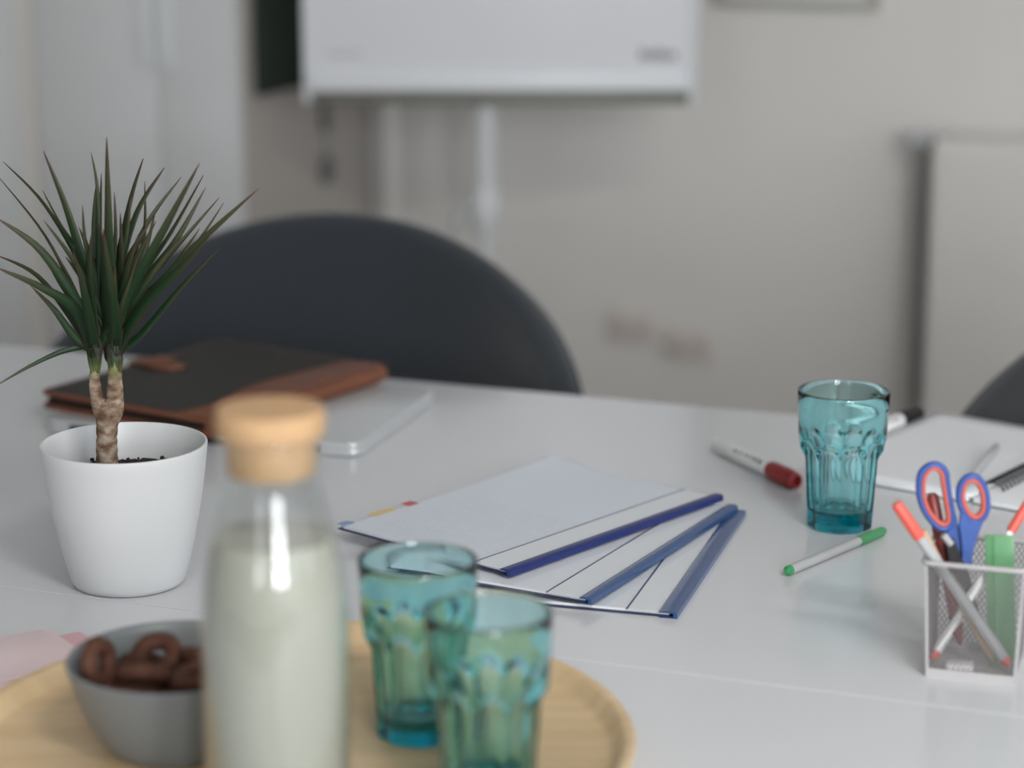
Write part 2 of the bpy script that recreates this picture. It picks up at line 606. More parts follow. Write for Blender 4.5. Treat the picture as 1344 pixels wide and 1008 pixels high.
def pierced_wall(name, along, fixed0, fixed1, openings, horizontal):
    """a wall with window openings: horizontal=True runs along U"""
    bm = bmesh.new()
    a0, a1 = along

    def add(p, q, z0, z1):
        if horizontal:
            bm_box(bm, p, q, fixed0, fixed1, z0, z1)
        else:
            bm_box(bm, fixed0, fixed1, p, q, z0, z1)
    add(a0, a1, 0, WZ0)
    add(a0, a1, WZ1, CEIL)
    cur = a0
    for (c, w) in sorted(openings):
        add(cur, c - w / 2, WZ0, WZ1)
        cur = c + w / 2
    add(cur, a1, WZ0, WZ1)
    return structure(set_room(bm_obj(name, bm, M['wall'])))


pierced_wall('wall_rear', (LEFT_U - T, RIGHT_U + T), -REAR_N - T, -REAR_N, REAR_WINDOWS, True)
pierced_wall('wall_right', (-REAR_N, 0.0), RIGHT_U, RIGHT_U + T, [(-n, w) for n, w in RIGHT_WINDOWS], False)
k = 1
for (c, w) in REAR_WINDOWS:
    fr = bpy.data.objects.new('window_%d' % k, None)
    COL.objects.link(fr)
    structure(set_room(fr, c, REAR_N + 0.06))
    h = w / 2
    for (x0, x1, z0, z1) in ((-h, -h + 0.05, WZ0, WZ1), (h - 0.05, h, WZ0, WZ1), (-h, h, WZ0, WZ0 + 0.05), (-h, h, WZ1 - 0.05, WZ1),
                             (-h, h, 1.43, 1.50), (-h, h, 1.98, 2.05)):
        box('window_frame', x0, x1, -0.03, 0.03, z0, z1, M['window_frame'], fr)
    k += 1
for (n, w) in RIGHT_WINDOWS:
    fr = bpy.data.objects.new('window_%d' % k, None)
    COL.objects.link(fr)
    structure(set_room(fr, RIGHT_U + 0.06, n))
    h = w / 2
    for (x0, x1, z0, z1) in ((-h, -h + 0.05, WZ0, WZ1), (h - 0.05, h, WZ0, WZ1), (-h, h, WZ0, WZ0 + 0.05), (-h, h, WZ1 - 0.05, WZ1), (-0.025, 0.025, WZ0, WZ1)):
        box('window_frame', -0.03, 0.03, x0, x1, z0, z1, M['window_frame'], fr)
    k += 1
structure(set_room(box('baseboard_back', 0.0, RIGHT_U, -0.012, 0.0, 0.0, 0.07, M['cabinet'])))

# tall white cupboards to the left
CAB_D = 0.60


def cupboard(u0, u1, seams, label):
    t = thing('tall_cupboard', label, 'cupboard', room(u0, 0), YAW, 'white cupboards on the back wall')
    w = u1 - u0
    box('body', 0, w, -CAB_D, -0.002, 0.0, 2.2, M['cabinet'], t, 0.002)
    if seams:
        box('side_shade_sheet', w, w + 0.001, -CAB_D, -0.002, 0.0, 2.2, M['cabinet_side_shade'], t)  # thin added sheet, its darker colour stands in for shade on this side
    xs = [0.002] + seams + [w - 0.002]
    for i, (a, b) in enumerate(zip(xs, xs[1:])):
        d = box('door', a + 0.0015, b - 0.0015, -CAB_D - 0.02, -CAB_D - 0.0005, 0.06, 2.19, M['cabinet'], t, 0.002)
        if len(seams):
            hx = (b - 0.034) if i == 0 else (a + 0.006)
            box('handle', hx, hx + 0.028, -CAB_D - 0.034, -CAB_D - 0.0205, 0.945, 1.30, M['handle_white'], d, 0.004)
    return t


cupboard(-0.42, 0.015, [0.27], 'tall white double-door cupboard behind the potted plant')
e = cupboard(-1.35, -0.45, [], 'plain tall white cupboard at the far left edge')
structure(set_room(box('trim_1', -0.449, -0.421, -CAB_D - 0.028, -0.002, 0.0, 2.2, M['cabinet_edge'])))

# dark green board on the side of the cupboard, local y runs along the cupboard side
gb = thing('notice_board', 'dark green board on the cupboard side, left of the flipchart', 'board', room(0.0165, 0.600, 0), YAW)
box('panel', 0.002, 0.014, 0.055, 0.43, 0.90, 1.75, M['chalk_green'], gb)
for (y0, y1, z0, z1) in ((0.045, 0.055, 0.89, 1.76), (0.43, 0.44, 0.89, 1.76), (0.055, 0.43, 0.89, 0.90), (0.055, 0.43, 1.75, 1.76)):
    box('frame', 0.001, 0.018, y0, y1, z0, z1, M['chalk_green'], gb, 0.002)
hg = thing('hanging_tag', 'small dark round tag on a strap below the green board', 'tag', room(0.0165, 0.245, 0), YAW)
box('strap', 0.003, 0.010, -0.018, 0.018, 0.785, 0.888, M['pipe_grey'], hg, 0.002)
tube('cord', [(0.006, 0.0, 0.734), (0.006, 0.0, 0.786)], 0.0015, M['pipe_grey'], hg, 8)
v, f = lathe_data([(0, 0), (0.025, 0), (0.029, 0.003), (0.029, 0.010), (0.025, 0.013), (0, 0.013)], 28)
mesh_obj('disc', [(0.002 + z, x, 0.706 + y) for x, y, z in v], f, M['pipe_grey'], hg, True, angle=40)

# white pipe in the corner
pp = thing('wall_pipe', 'white vertical pipe on the wall beside the cupboard', 'pipe', room(0.070, 0.032, 0), YAW)
tube('pipe', [(0, 0, 0.0), (0, 0, 2.8)], 0.019, M['radiator'], pp, 18)
for z in (0.35, 1.5, 2.4):
    tube('pipe_clip', [(0, 0, z - 0.01), (0, 0, z + 0.01)], 0.0225, M['steel_grey'], pp, 18)

# ceiling lamp behind the camera
cl = thing('ceiling_lamp', 'long white ceiling lamp above the camera', 'lamp', (1.1, -0.3, CEIL), YAW)
box('housing', -0.75, 0.75, -0.16, 0.16, -0.06, -0.001, M['window_frame'], cl, 0.004)
lo = area_light('lamp_light', (1.1, -0.3, CEIL - 0.066), (0, 0, -1), 1.4, 0.28, 85.0, (1.0, 0.97, 0.93))
lo.rotation_euler = (0, 0, R(YAW))

# radiator on the back wall
rd = thing('panel_radiator', 'white panel radiator on the back wall, right of the flipchart', 'radiator', room(1.235, 0.055, 0.232), YAW)
RW, RH = 1.4, 0.585
box('back_panel', 0, RW, -0.02, 0.0, 0.0, RH, M['radiator'], rd, 0.004)
bm = bmesh.new()
bm_box(bm, 0, RW, -0.105, -0.09, 0.0, RH, 0.006)
for i in range(34):
    x = 0.035 + i * 0.0403
    bm_box(bm, x, x + 0.02, -0.1065, -0.104, 0.03, RH - 0.03)
bm_obj('front_panel', bm, M['radiator'], rd)
for x in (0.004, RW - 0.012):
    box('side_cover', x, x + 0.008, -0.09, -0.02, 0.02, RH - 0.004, M['pipe_grey'], rd)
bm = bmesh.new()
for i in range(46):
    bm_box(bm, 0.02 + i * 0.03, 0.028 + i * 0.03, -0.09, -0.02, RH - 0.008, RH - 0.002)
bm_obj('top_grille', bm, M['radiator'], rd)
for x in (0.25, 1.15):
    box('bracket', x, x + 0.03, -0.02, 0.053, 0.06, RH - 0.06, M['pipe_grey'], rd)
tube('supply_pipe', [(-0.022, -0.06, -0.215), (-0.022, -0.06, 0.28), (-0.022, -0.06, RH - 0.03), (-0.010, -0.06, RH - 0.012), (0.006, -0.06, RH - 0.012)], 0.008, M['pipe_grey'], rd, 12)
v, f = lathe_data([(0, 0), (0.014, 0), (0.016, 0.004), (0.016, 0.04), (0.011, 0.045), (0, 0.045)], 20)
mesh_obj('valve', [(-z - 0.012, -0.06 + x, RH - 0.012 + y) for x, y, z in v], f, M['steel_grey'], rd, True, angle=40)
mesh_obj('valve', [(-z + 0.002, -0.06 + x, 0.015 + y) for x, y, z in v], f, M['dark'], rd, True, angle=40)

# sockets
for (u, z, lab) in ((0.545, 0.340, 'ivory double wall socket nearer the chair'), (0.665, 0.312, 'ivory double wall socket nearer the radiator')):
    s = thing('wall_socket', lab, 'socket', room(u, 0.0, z), YAW, 'sockets low on the back wall')
    box('plate', 0.0, 0.108, -0.011, -0.001, 0.0, 0.068, M['socket'], s, 0.004)
    for cx in (0.030, 0.078):
        v, f = lathe_data([(0.019, 0.0), (0.019, 0.0055), (0.017, 0.0055), (0.0165, 0.001), (0, 0.001)], 24)
        mesh_obj('outlet', [(cx + x, -0.0112 - z_, 0.034 + y) for x, y, z_ in v], f, M['socket_dark'], s, True, angle=40)

# framed sheet whose lower edge shows at the top right
pf = thing('picture_frame', 'khaki-framed picture on the wall, cut off by the top edge', 'picture', room(0.762, 0.0, 1.040), YAW)
PW, PH = 0.33, 0.42
box('sheet', 0.015, PW - 0.015, -0.010, -0.002, 0.015, PH - 0.015, M['picture'], pf)
for (x0, x1, z0, z1) in ((0, PW, 0, 0.016), (0, PW, PH - 0.016, PH), (0, 0.016, 0.016, PH - 0.016), (PW - 0.016, PW, 0.016, PH - 0.016)):
    box('frame_bar', x0, x1, -0.022, -0.001, z0, z1, M['picture_frame'], pf, 0.002)

# ------------------------------------------------------------------ flipchart
FY = 4.30
fc = thing('flipchart', 'white flipchart board on a single white post with round base', 'flipchart', (-0.022, FY, 0), 0)
BW, BZ0, BZ1 = 0.70, 0.905, 1.93
box('board', -BW / 2 + 0.006, BW / 2 - 0.006, -0.012, 0.012, BZ0 + 0.01, BZ1 - 0.01, M['board_white'], fc, 0.002)
box('frame_bar', -BW / 2, -BW / 2 + 0.012, -0.016, 0.016, BZ0, BZ1, M['board_ledge'], fc, 0.004)
box('frame_bar', BW / 2 - 0.012, BW / 2, -0.016, 0.016, BZ0, BZ1, M['board_ledge'], fc, 0.004)
box('frame_bar', -BW / 2 + 0.012, BW / 2 - 0.012, -0.016, 0.016, BZ0, BZ0 + 0.022, M['board_frame'], fc, 0.004)
box('frame_bar', -BW / 2 + 0.012, BW / 2 - 0.012, -0.016, 0.016, BZ1 - 0.014, BZ1, M['board_frame'], fc, 0.004)
box('pen_ledge', -BW / 2 + 0.014, BW / 2 - 0.014, -0.024, -0.0125, BZ0 + 0.024, BZ0 + 0.055, M['board_ledge'], fc, 0.004)
# small maker's print, too blurred to read: a row of low strokes at each lower corner
bm = bmesh.new()
for i, (w, h) in enumerate(((0.010, 0.018), (0.009, 0.014), (0.011, 0.018), (0.009, 0.014), (0.010, 0.014))):
    x = 0.250 + i * 0.0135
    bm_box(bm, x, x + w, -0.0128, -0.0121, BZ0 + 0.079, BZ0 + 0.079 + h)
bm_obj('logo_print', bm, M['logo_ink'], fc)
bm = bmesh.new()
for i in range(6):
    x = -0.305 + i * 0.0105
    bm_box(bm, x, x + 0.0065, -0.0128, -0.0121, BZ0 + 0.083, BZ0 + 0.095)
bm_obj('logo_print', bm, M['logo_faint'], fc)
px = -0.027
tube('post', [(px, 0.05, 0.70), (px, 0.05, 1.80)], 0.022, M['post_white'], fc, 20)
for z in (1.0, 1.6):
    box('board_bracket', px - 0.05, px + 0.05, 0.0125, 0.045, z, z + 0.05, M['steel_grey'], fc, 0.004)
tube('clamp', [(px, 0.05, 0.665), (px, 0.05, 0.675), (px, 0.05, 0.735), (px, 0.05, 0.745)], [0.026, 0.031, 0.031, 0.026], M['post_white'], fc, 20)
tube('clamp_lever', [(px - 0.03, 0.045, 0.715), (px - 0.048, 0.035, 0.70), (px - 0.055, 0.03, 0.665)], [0.009, 0.009, 0.007], M['steel_grey'], fc, 10)
tube('lower_post', [(px, 0.05, 0.05), (px, 0.05, 0.67)], 0.014, M['post_white'], fc, 18)
o = lathe('base', [(0, 0.035), (0.30, 0.035), (0.31, 0.042), (0.29, 0.055), (0.05, 0.075), (0.03, 0.10), (0, 0.10)], M['post_white'], fc, 48)
o.location = (px, 0.05, 0)
for i in range(5):
    a = 2 * PI * i / 5
    cx, cy = px + 0.26 * math.cos(a), 0.05 + 0.26 * math.sin(a)
    v, f = lathe_data([(0, -0.01), (0.0175, -0.01), (0.0175, 0.01), (0, 0.01)], 16)
    mesh_obj('castor', [(cx + x, cy + z, 0.0175 + y) for x, y, z in v], f, M['black'], fc, True, angle=40)

# ------------------------------------------------------------------ tables (origin on the seam between them)
SEAM = Vector((-0.17, 1.946, 0))
TD = 0.862


def table(name, y0, y1, label):
    t = thing(name, label, 'table', (SEAM.x, SEAM.y, 0), YAW, 'two white tables pushed together')
    x0, x1 = -0.95, 1.35
    bm = bmesh.new()
    bm_box(bm, x0, x1, y0, y1, TABLE_Z - 0.0255, TABLE_Z, 0.0004, 1)
    bm_obj('tabletop', bm, M['table'], t)
    for x in (x0 + 0.08, x1 - 0.12):
        for y in (y0 + 0.06, y1 - 0.10):
            box('leg', x, x + 0.04, y, y + 0.04, 0.0, TABLE_Z - 0.0565, M['steel'], t, 0.003)
    for y in (y0 + 0.065, y1 - 0.095):
        box('rail', x0 + 0.08, x1 - 0.08, y, y + 0.03, TABLE_Z - 0.056, TABLE_Z - 0.026, M['steel'], t)
    return t


table('conference_table', 0.0008, TD, 'white laminate table, the rear one with laptop and notebook')
table('conference_table', -TD, -0.0008, 'white laminate table, the front one under the wooden tray')


# ------------------------------------------------------------------ chairs
def tub_chair(label, cat_group, fabric, loc, rz):
    t = thing('tub_chair', label, 'chair', loc, rz, cat_group)
    A, B = 0.356, 0.32
    th = 0.045
    nphi, span = 64, 112
    rows_in = 14
    verts, faces = [], []

    def plan(phi, off):
        # ellipse offset along its normal
        x, y = A * math.sin(phi), B * math.cos(phi)
        nx, ny = math.sin(phi) / A, math.cos(phi) / B
        l = math.hypot(nx, ny)
        return x + nx / l * off, y + ny / l * off
    prof = []
    for i in range(nphi + 1):
        phi = R(-span + 2 * span * i / nphi)
        ztop = 0.645 + 0.238 * math.cos(phi) if abs(phi) < PI / 2 else 0.645 + 0.10 * math.cos(phi)
        z0 = 0.36
        ring = []
        for k in range(rows_in + 1):          # inside face going up
            s = k / rows_in
            z = z0 + (ztop - 0.02 - z0) * s
            x, y = plan(phi, -th * 0.5 - 0.05 * (1 - s) ** 1.5)
            ring.append((x, y, z))
        for k in range(1, 8):                 # rolled rim
            a = PI * k / 8
            x, y = plan(phi, -th * 0.5 * math.cos(a))
            ring.append((x, y, ztop - 0.02 + 0.02 * math.sin(a)))
        for k in range(rows_in + 1):          # outside face going down
            s = 1 - k / rows_in
            z = z0 + (ztop - 0.02 - z0) * s
            x, y = plan(phi, th * 0.5 - 0.05 * (1 - s) ** 1.5)
            ring.append((x, y, z))
        prof.append(ring)
    m = len(prof[0])
    for ring in prof:
        verts += ring
    for i in range(nphi):
        for k in range(m):
            k2 = (k + 1) % m
            faces.append((i * m + k, i * m + k2, (i + 1) * m + k2, (i + 1) * m + k))
    faces.append(tuple(range(m)))
    faces.append(tuple(nphi * m + k for k in range(m)))
    mesh_obj('backrest', verts, faces, fabric, t, True, angle=60)
    # piping that follows the rim
    path = []
    for i in range(nphi + 1):
        phi = R(-span + 2 * span * i / nphi)
        ztop = 0.645 + 0.238 * math.cos(phi) if abs(phi) < PI / 2 else 0.645 + 0.10 * math.cos(phi)
        x, y = plan(phi, th * 0.5)
        path.append((x, y, ztop - 0.016))
    tube('piping', path, 0.004, fabric, t, 8)
    # seat cushion
    out = []
    for i in range(48):
        a = 2 * PI * i / 48
        out.append((0.275 * math.cos(a), -0.02 + 0.27 * math.sin(a)))
    prism('seat', out, 0.36, 0.47, fabric, t, 0.03, 4)
    for sx in (-1, 1):
        for sy in (-1, 1):
            tube('leg', [(0.17 * sx, 0.16 * sy - 0.02, 0.359), (0.25 * sx, 0.23 * sy - 0.02, 0.0)], [0.018, 0.011], M['wood_leg'], t, 12)
    box('seat_base', -0.19, 0.19, -0.20, 0.17, 0.335, 0.3595, M['dark'], t, 0.004)
    return t


tub_chair('slate blue upholstered tub chair behind the leather folder', 'upholstered chairs behind the table', M['fabric_blue'], (-0.287, 2.925, 0), -9)
tub_chair('charcoal grey upholstered chair at the right edge, behind the notebook', 'upholstered chairs behind the table', M['fabric_grey'], (0.815, 2.475, 0), -16)

# ------------------------------------------------------------------ potted plant
plant = thing('potted_dracaena', 'spiky dark green dracaena in a smooth white pot', 'potted plant', (-0.346, 2.068, TABLE_Z), 0)
PR = 0.0742
outer = [(0.0, 0.0), (0.046, 0.0), (0.0495, 0.0015), (0.0522, 0.006), (0.0556, 0.020), (0.0602, 0.040), (0.0648, 0.062), (0.0688, 0.085), (0.0718, 0.107), (0.0735, 0.122), (PR, 0.1285), (PR - 0.0004, 0.130)]
inner = [(PR - 0.0020, 0.1302), (PR - 0.0028, 0.129), (0.0690, 0.108), (0.0655, 0.085), (0.061, 0.062), (0.056, 0.040), (0.050, 0.015), (0.0, 0.012)]
lathe('pot', outer + inner, M['white_plastic'], plant, 96, 50)
# soil: bumpy disc
bm = bmesh.new()
nr, na = 16, 60
rows = []
for i in range(nr + 1):
    r = 0.0665 * i / nr
    row = []
    for j in range(na if i else 1):
        a = 2 * PI * j / na
        z = 0.096 + random.uniform(-0.0015, 0.0035) + 0.004 * math.exp(-(r / 0.03) ** 2)
        if i == nr:
            z -= 0.004
        row.append(bm.verts.new((r * math.cos(a), r * math.sin(a), z)))
    rows.append(row)
for i in range(nr):
    for j in range(na):
        j2 = (j + 1) % na
        if i == 0:
            bm.faces.new((rows[0][0], rows[1][j], rows[1][j2]))
        else:
            bm.faces.new((rows[i][j], rows[i + 1][j], rows[i + 1][j2], rows[i][j2]))
soil = bm_obj('soil', bm, M['soil'], plant, True)
bm = bmesh.new()
for i in range(90):
    r, a = 0.064 * math.sqrt(random.random()), random.uniform(0, 2 * PI)
    s = random.uniform(0.001, 0.0032)
    mtx = Matrix.Translation((r * math.cos(a), r * math.sin(a), 0.098 + random.uniform(0, 0.003))) @ Matrix.Rotation(random.uniform(0, 3), 4, 'X') @ Matrix.Diagonal((s, s * random.uniform(0.6, 1.4), s * 0.8, 1))
    bmesh.ops.create_icosphere(bm, subdivisions=1, radius=1.0, matrix=mtx)
o = bm_obj('soil_crumbs', bm, M['soil'], soil)
o['kind'] = 'stuff'


def jitter_path(ctrl, radii, per, amp):
    p = catmull(ctrl, per)
    rr = catmull([(r, 0, 0) for r in radii], per)
    return p, [max(0.001, q.x * (1 + random.uniform(-amp, amp))) for q in rr]


p, rr = jitter_path([(-0.0155, 0, 0.085), (-0.0155, 0, 0.115), (-0.0150, 0, 0.135), (-0.0135, 0, 0.155), (-0.0125, 0, 0.168)], [0.0100, 0.0095, 0.0092, 0.0098, 0.0075], 6, 0.05)
trunk = tube('trunk', p, rr, M['bark'], plant, 18)
p, rr = jitter_path([(-0.014, 0, 0.146), (-0.0195, 0.001, 0.160), (-0.0232, 0.001, 0.175), (-0.0238, 0.001, 0.192), (-0.0222, 0.0, 0.214)], [0.007, 0.0072, 0.0056, 0.0044, 0.0012], 6, 0.06)
tube('stem', p, rr, M['bark'], trunk, 14)
p, rr = jitter_path([(-0.013, 0, 0.146), (-0.0075, -0.001, 0.160), (-0.0058, -0.001, 0.178), (-0.0056, -0.001, 0.195), (-0.0050, 0.0, 0.214)], [0.007, 0.0085, 0.0072, 0.0060, 0.0016], 6, 0.06)
tube('stem', p, rr, M['bark'], trunk, 14)

LEAVES = [
    ([(-0.0082,0.0,0.2071),(-0.0051,-0.008,0.2704),(-0.0023,-0.0184,0.3328),(0.0006,-0.03,0.4071)], 12),
    ([(-0.0201,0.0,0.214),(-0.0245,0.0,0.2688),(-0.0403,0.0,0.3364),(-0.0598,0.0,0.3911)], 10),
    ([(-0.0186,0.0,0.2174),(-0.0168,0.008,0.2945),(-0.0175,0.0184,0.3536),(-0.0241,0.03,0.387)], 5),
    ([(-0.0081,0.0,0.2105),(-0.0038,0.0134,0.273),(0.0081,0.0307,0.3381),(0.0187,0.05,0.3774)], 8),
    ([(-0.0067,0.0,0.2105),(-0.0004,0.0054,0.2746),(0.0175,0.0123,0.3344),(0.0417,0.02,0.3736)], 9),
    ([(-0.0061,0.0,0.2084),(-0.0,0.0134,0.2661),(0.0223,0.0307,0.3211),(0.052,0.05,0.361)], 7),
    ([(-0.0042,0.0,0.2071),(0.0104,-0.0107,0.2642),(0.0458,-0.0246,0.3272),(0.0804,-0.04,0.3863)], 11),
    ([(-0.004,0.0,0.2105),(0.0069,0.0187,0.2582),(0.0425,0.043,0.3121),(0.0691,0.07,0.3594)], 6),
    ([(-0.0035,0.0,0.2084),(0.0125,0.0054,0.2609),(0.0486,0.0123,0.3073),(0.0772,0.02,0.3561)], 9),
    ([(-0.0035,0.0,0.2084),(0.0128,0.0161,0.2587),(0.0498,0.0369,0.3029),(0.0841,0.06,0.341)], 6),
    ([(-0.0028,0.0,0.2084),(0.0165,0.0214,0.2542),(0.0581,0.0492,0.2938),(0.0856,0.08,0.3329)], 5),
    ([(-0.0015,0.0,0.2071),(0.0209,-0.008,0.2534),(0.0707,-0.0184,0.3095),(0.1293,-0.03,0.3632)], 10),
    ([(-0.0008,0.0,0.2084),(0.0256,-0.0161,0.2585),(0.0629,-0.0369,0.2962),(0.0949,-0.06,0.3334)], 10),
    ([(-0.0003,0.0,0.2015),(0.0196,-0.0054,0.2289),(0.0589,-0.0123,0.2746),(0.0927,-0.02,0.3091)], 7),
    ([(-0.0228,0.0,0.2126),(-0.0363,0.0134,0.2524),(-0.0672,0.0307,0.3109),(-0.1106,0.05,0.361)], 4),
    ([(-0.0214,0.0,0.2153),(-0.0327,0.0187,0.2788),(-0.0684,0.043,0.3361),(-0.1101,0.07,0.3718)], 5),
    ([(-0.0206,0.0,0.2174),(-0.0287,0.0054,0.2882),(-0.0498,0.0123,0.3243),(-0.0659,0.02,0.3534)], 4),
    ([(-0.0186,0.0,0.2174),(-0.0186,-0.0054,0.2767),(-0.0246,-0.0123,0.3117),(-0.0244,-0.02,0.3477)], 6),
    ([(-0.0242,0.0,0.2126),(-0.0306,-0.008,0.25),(-0.0615,-0.0184,0.3061),(-0.0977,-0.03,0.3381)], 11),
    ([(-0.0256,0.0,0.2105),(-0.0399,0.0107,0.2358),(-0.0744,0.0246,0.2763),(-0.1133,0.04,0.292)], 7),
    ([(-0.025,0.0,0.2084),(-0.0362,-0.0134,0.2545),(-0.0637,-0.0307,0.2783),(-0.0968,-0.05,0.2987)], 10),
    ([(-0.0257,0.0,0.2071),(-0.0375,-0.0054,0.2255),(-0.055,-0.0123,0.2543),(-0.0725,-0.02,0.2762)], 8),
    ([(-0.0242,0.0,0.2119),(-0.0475,-0.008,0.2158),(-0.0761,-0.0184,0.2044),(-0.108,-0.03,0.1873)], 5),
    ([(-0.0074,0.0,0.2098),(-0.0031,0.0,0.2688),(0.0093,0.0,0.3163),(0.0146,0.0,0.3512)], 6),
    ([(-0.0068,0.0,0.2098),(0.0002,0.0107,0.2598),(0.0199,0.0246,0.3051),(0.0209,0.04,0.3584)], 6),
    ([(-0.0061,0.0,0.2098),(0.0009,0.0134,0.2559),(0.0201,0.0307,0.2971),(0.0287,0.05,0.335)], 7),
    ([(-0.0152,0.0,0.2174),(-0.0183,0.0134,0.2798),(-0.0181,0.0307,0.3245),(-0.019,0.05,0.3637)], 6),
    ([(-0.0166,0.0,0.2174),(-0.0225,0.0161,0.2862),(-0.0243,0.0369,0.3303),(-0.0251,0.06,0.3554)], 7),
    ([(-0.0074,0.0,0.2098),(-0.0067,0.0054,0.2677),(-0.002,0.0123,0.3141),(-0.0031,0.02,0.3521)], 6),
    ([(-0.0123,0.0,0.2071),(-0.0081,-0.0134,0.2579),(-0.0052,-0.0307,0.3084),(-0.0067,-0.05,0.3382)], 9),
    ([(-0.0056,0.0,0.2057),(0.0003,-0.0187,0.2454),(0.0007,-0.043,0.2907),(0.0011,-0.07,0.3351)], 10),
    ([(-0.0042,0.0,0.2071),(0.0037,-0.0054,0.2494),(0.0163,-0.0123,0.2915),(0.0388,-0.02,0.3331)], 9),
    ([(-0.0217,0.0,0.2071),(-0.0228,-0.0161,0.2449),(-0.0242,-0.0369,0.2828),(-0.0267,-0.06,0.3137)], 9),
    ([(-0.0197,0.0,0.2071),(-0.0202,-0.008,0.2432),(-0.0204,-0.0184,0.2927),(-0.0143,-0.03,0.3282)], 9),
    ([(-0.0015,0.0,0.2057),(0.0133,0.008,0.2398),(0.0378,0.0184,0.272),(0.0695,0.03,0.3178)], 9),
    ([(-0.0028,0.0,0.2071),(0.0095,0.0,0.2483),(0.0308,0.0,0.2824),(0.0586,0.0,0.3163)], 10),
    ([(-0.019,0.0,0.2071),(-0.0141,0.0107,0.2392),(-0.0036,0.0246,0.2708),(0.0042,0.04,0.3092)], 8),
    ([(-0.0069,0.0,0.2071),(-0.0116,0.0134,0.2455),(-0.0247,0.0307,0.2765),(-0.0356,0.05,0.3075)], 8),
    ([(-0.0176,0.0,0.2071),(-0.0064,-0.008,0.2363),(0.0061,-0.0184,0.259),(0.0227,-0.03,0.3016)], 7),
    ([(-0.0055,0.0,0.2071),(0.0008,-0.0027,0.2557),(0.0056,-0.0061,0.2971),(0.0064,-0.01,0.3381)], 9),
    ([(-0.0089,0.0,0.2071),(-0.0136,0.008,0.2398),(-0.0266,0.0184,0.2617),(-0.0426,0.03,0.2835)], 6),
    ([(-0.0203,0.0,0.2084),(-0.0291,0.008,0.2398),(-0.0501,0.0184,0.2651),(-0.0643,0.03,0.2822)], 7),
]



def leaf(ctrl, width_mm, roll):
    b0, b1 = Vector(ctrl[0]), Vector(ctrl[1])
    sx_, sr = (-0.0225, 0.0022) if b0.x < -0.0125 else (-0.0052, 0.0034)      # which stem it grows from
    out = Vector((b1.x - sx_, b1.y - 0.012, 0)).normalized() * sr
    path = catmull([(sx_ + out.x, out.y, 0.193 + 0.004 * random.random()), (sx_ + out.x * 1.1, out.y * 1.1, 0.206)] + [Vector(ctrl[0]) * 0.5 + Vector((sx_ + out.x, out.y, 0.224)) * 0.5] + list(ctrl[1:]), 6)
    n = len(path)
    w = width_mm * 0.0013 * 0.5
    verts, faces, uvs = [], [], []
    for i, p in enumerate(path):
        t = i / (n - 1)
        tan = (path[min(i + 1, n - 1)] - path[max(i - 1, 0)]).normalized()
        view = Vector((math.sin(roll), -math.cos(roll), 0.15)).normalized()   # the side the blade faces
        side = tan.cross(view).normalized()
        nrm = side.cross(tan).normalized()
        prof = min(1.0, 0.42 + 1.7 * t) * max(0.02, 1 - t ** 2.6) ** 0.9
        h = w * prof
        th = 0.00035
        for (s, d) in ((-1, 0.25), (0, -0.18), (1, 0.25)):
            verts.append(p + side * (h * s) + nrm * (h * d + th))
        for (s, d) in ((1, 0.25), (0, -0.18), (-1, 0.25)):
            verts.append(p + side * (h * s * 0.96) + nrm * (h * d - th))
        uvs.append(t)
    for i in range(n - 1):
        for kk in range(6):
            a, b = i * 6 + kk, i * 6 + (kk + 1) % 6
            faces.append((a, b, b + 6, a + 6))
    faces.append((5, 4, 3, 2, 1, 0))
    faces.append(tuple((n - 1) * 6 + kk for kk in range(6)))
    o = mesh_obj('leaf', verts, faces, M['leaf'], plant, True)
    me = o.data
    uvl = me.uv_layers.new(name='UVMap')
    across = (0.0, 0.5, 1.0, 1.0, 0.5, 0.0)
    for lp in me.loops:
        vi = lp.vertex_index
        uvl.data[lp.index].uv = (across[vi % 6], uvs[vi // 6])
    return o


for i, (ctrl, w) in enumerate(LEAVES):
    leaf(ctrl, w, random.uniform(-0.55, 0.55))
for i in range(10):                       # shorter inner leaves that fill the two crowns
    bx = -0.0222 if i % 3 == 0 else -0.005
    az = random.uniform(0, 2 * PI)
    lean = random.uniform(0.12, 0.5)
    ln = random.uniform(0.08, 0.13)
    dx, dy = math.cos(az) * lean, math.sin(az) * lean * 0.8
    leaf([(bx, 0, 0.21), (bx + dx * ln * 0.25, dy * ln * 0.25, 0.21 + ln * 0.36), (bx + dx * ln * 0.6, dy * ln * 0.6, 0.21 + ln * 0.7), (bx + dx * ln * 1.05, dy * ln * 1.05, 0.21 + ln)], random.uniform(6, 9), random.uniform(-0.8, 0.8))

# ------------------------------------------------------------------ laptop
lp = thing('laptop', 'closed silver laptop lying under the leather folder', 'laptop', (-0.521, 2.597, TABLE_Z), -16.8)
LW, LD = 0.372, 0.262
prism('base', round_rect(LW, LD, 0.012), 0.0015, 0.0090, M['aluminium'], lp, 0.0022, 3)
prism('lid', round_rect(LW, LD, 0.012), 0.0094, 0.0158, M['aluminium'], lp, 0.0018, 3)
box('finger_notch', 0.030, LW - 0.045, -0.0010, 0.004, 0.0030, 0.0118, M['dark'], lp)
for y in (0.05, 0.08, 0.11):
    box('port', -0.0006, 0.004, y, y + 0.014, 0.004, 0.008, M['dark'], lp)
for (x, y) in ((0.03, 0.03), (LW - 0.03, 0.03), (0.03, LD - 0.03), (LW - 0.03, LD - 0.03)):
    v, f = lathe_data([(0, 0), (0.006, 0), (0.006, 0.002), (0, 0.002)], 16)
    mesh_obj('foot', [(x + a, y + b, c) for a, b, c in v], f, M['dark'], lp)

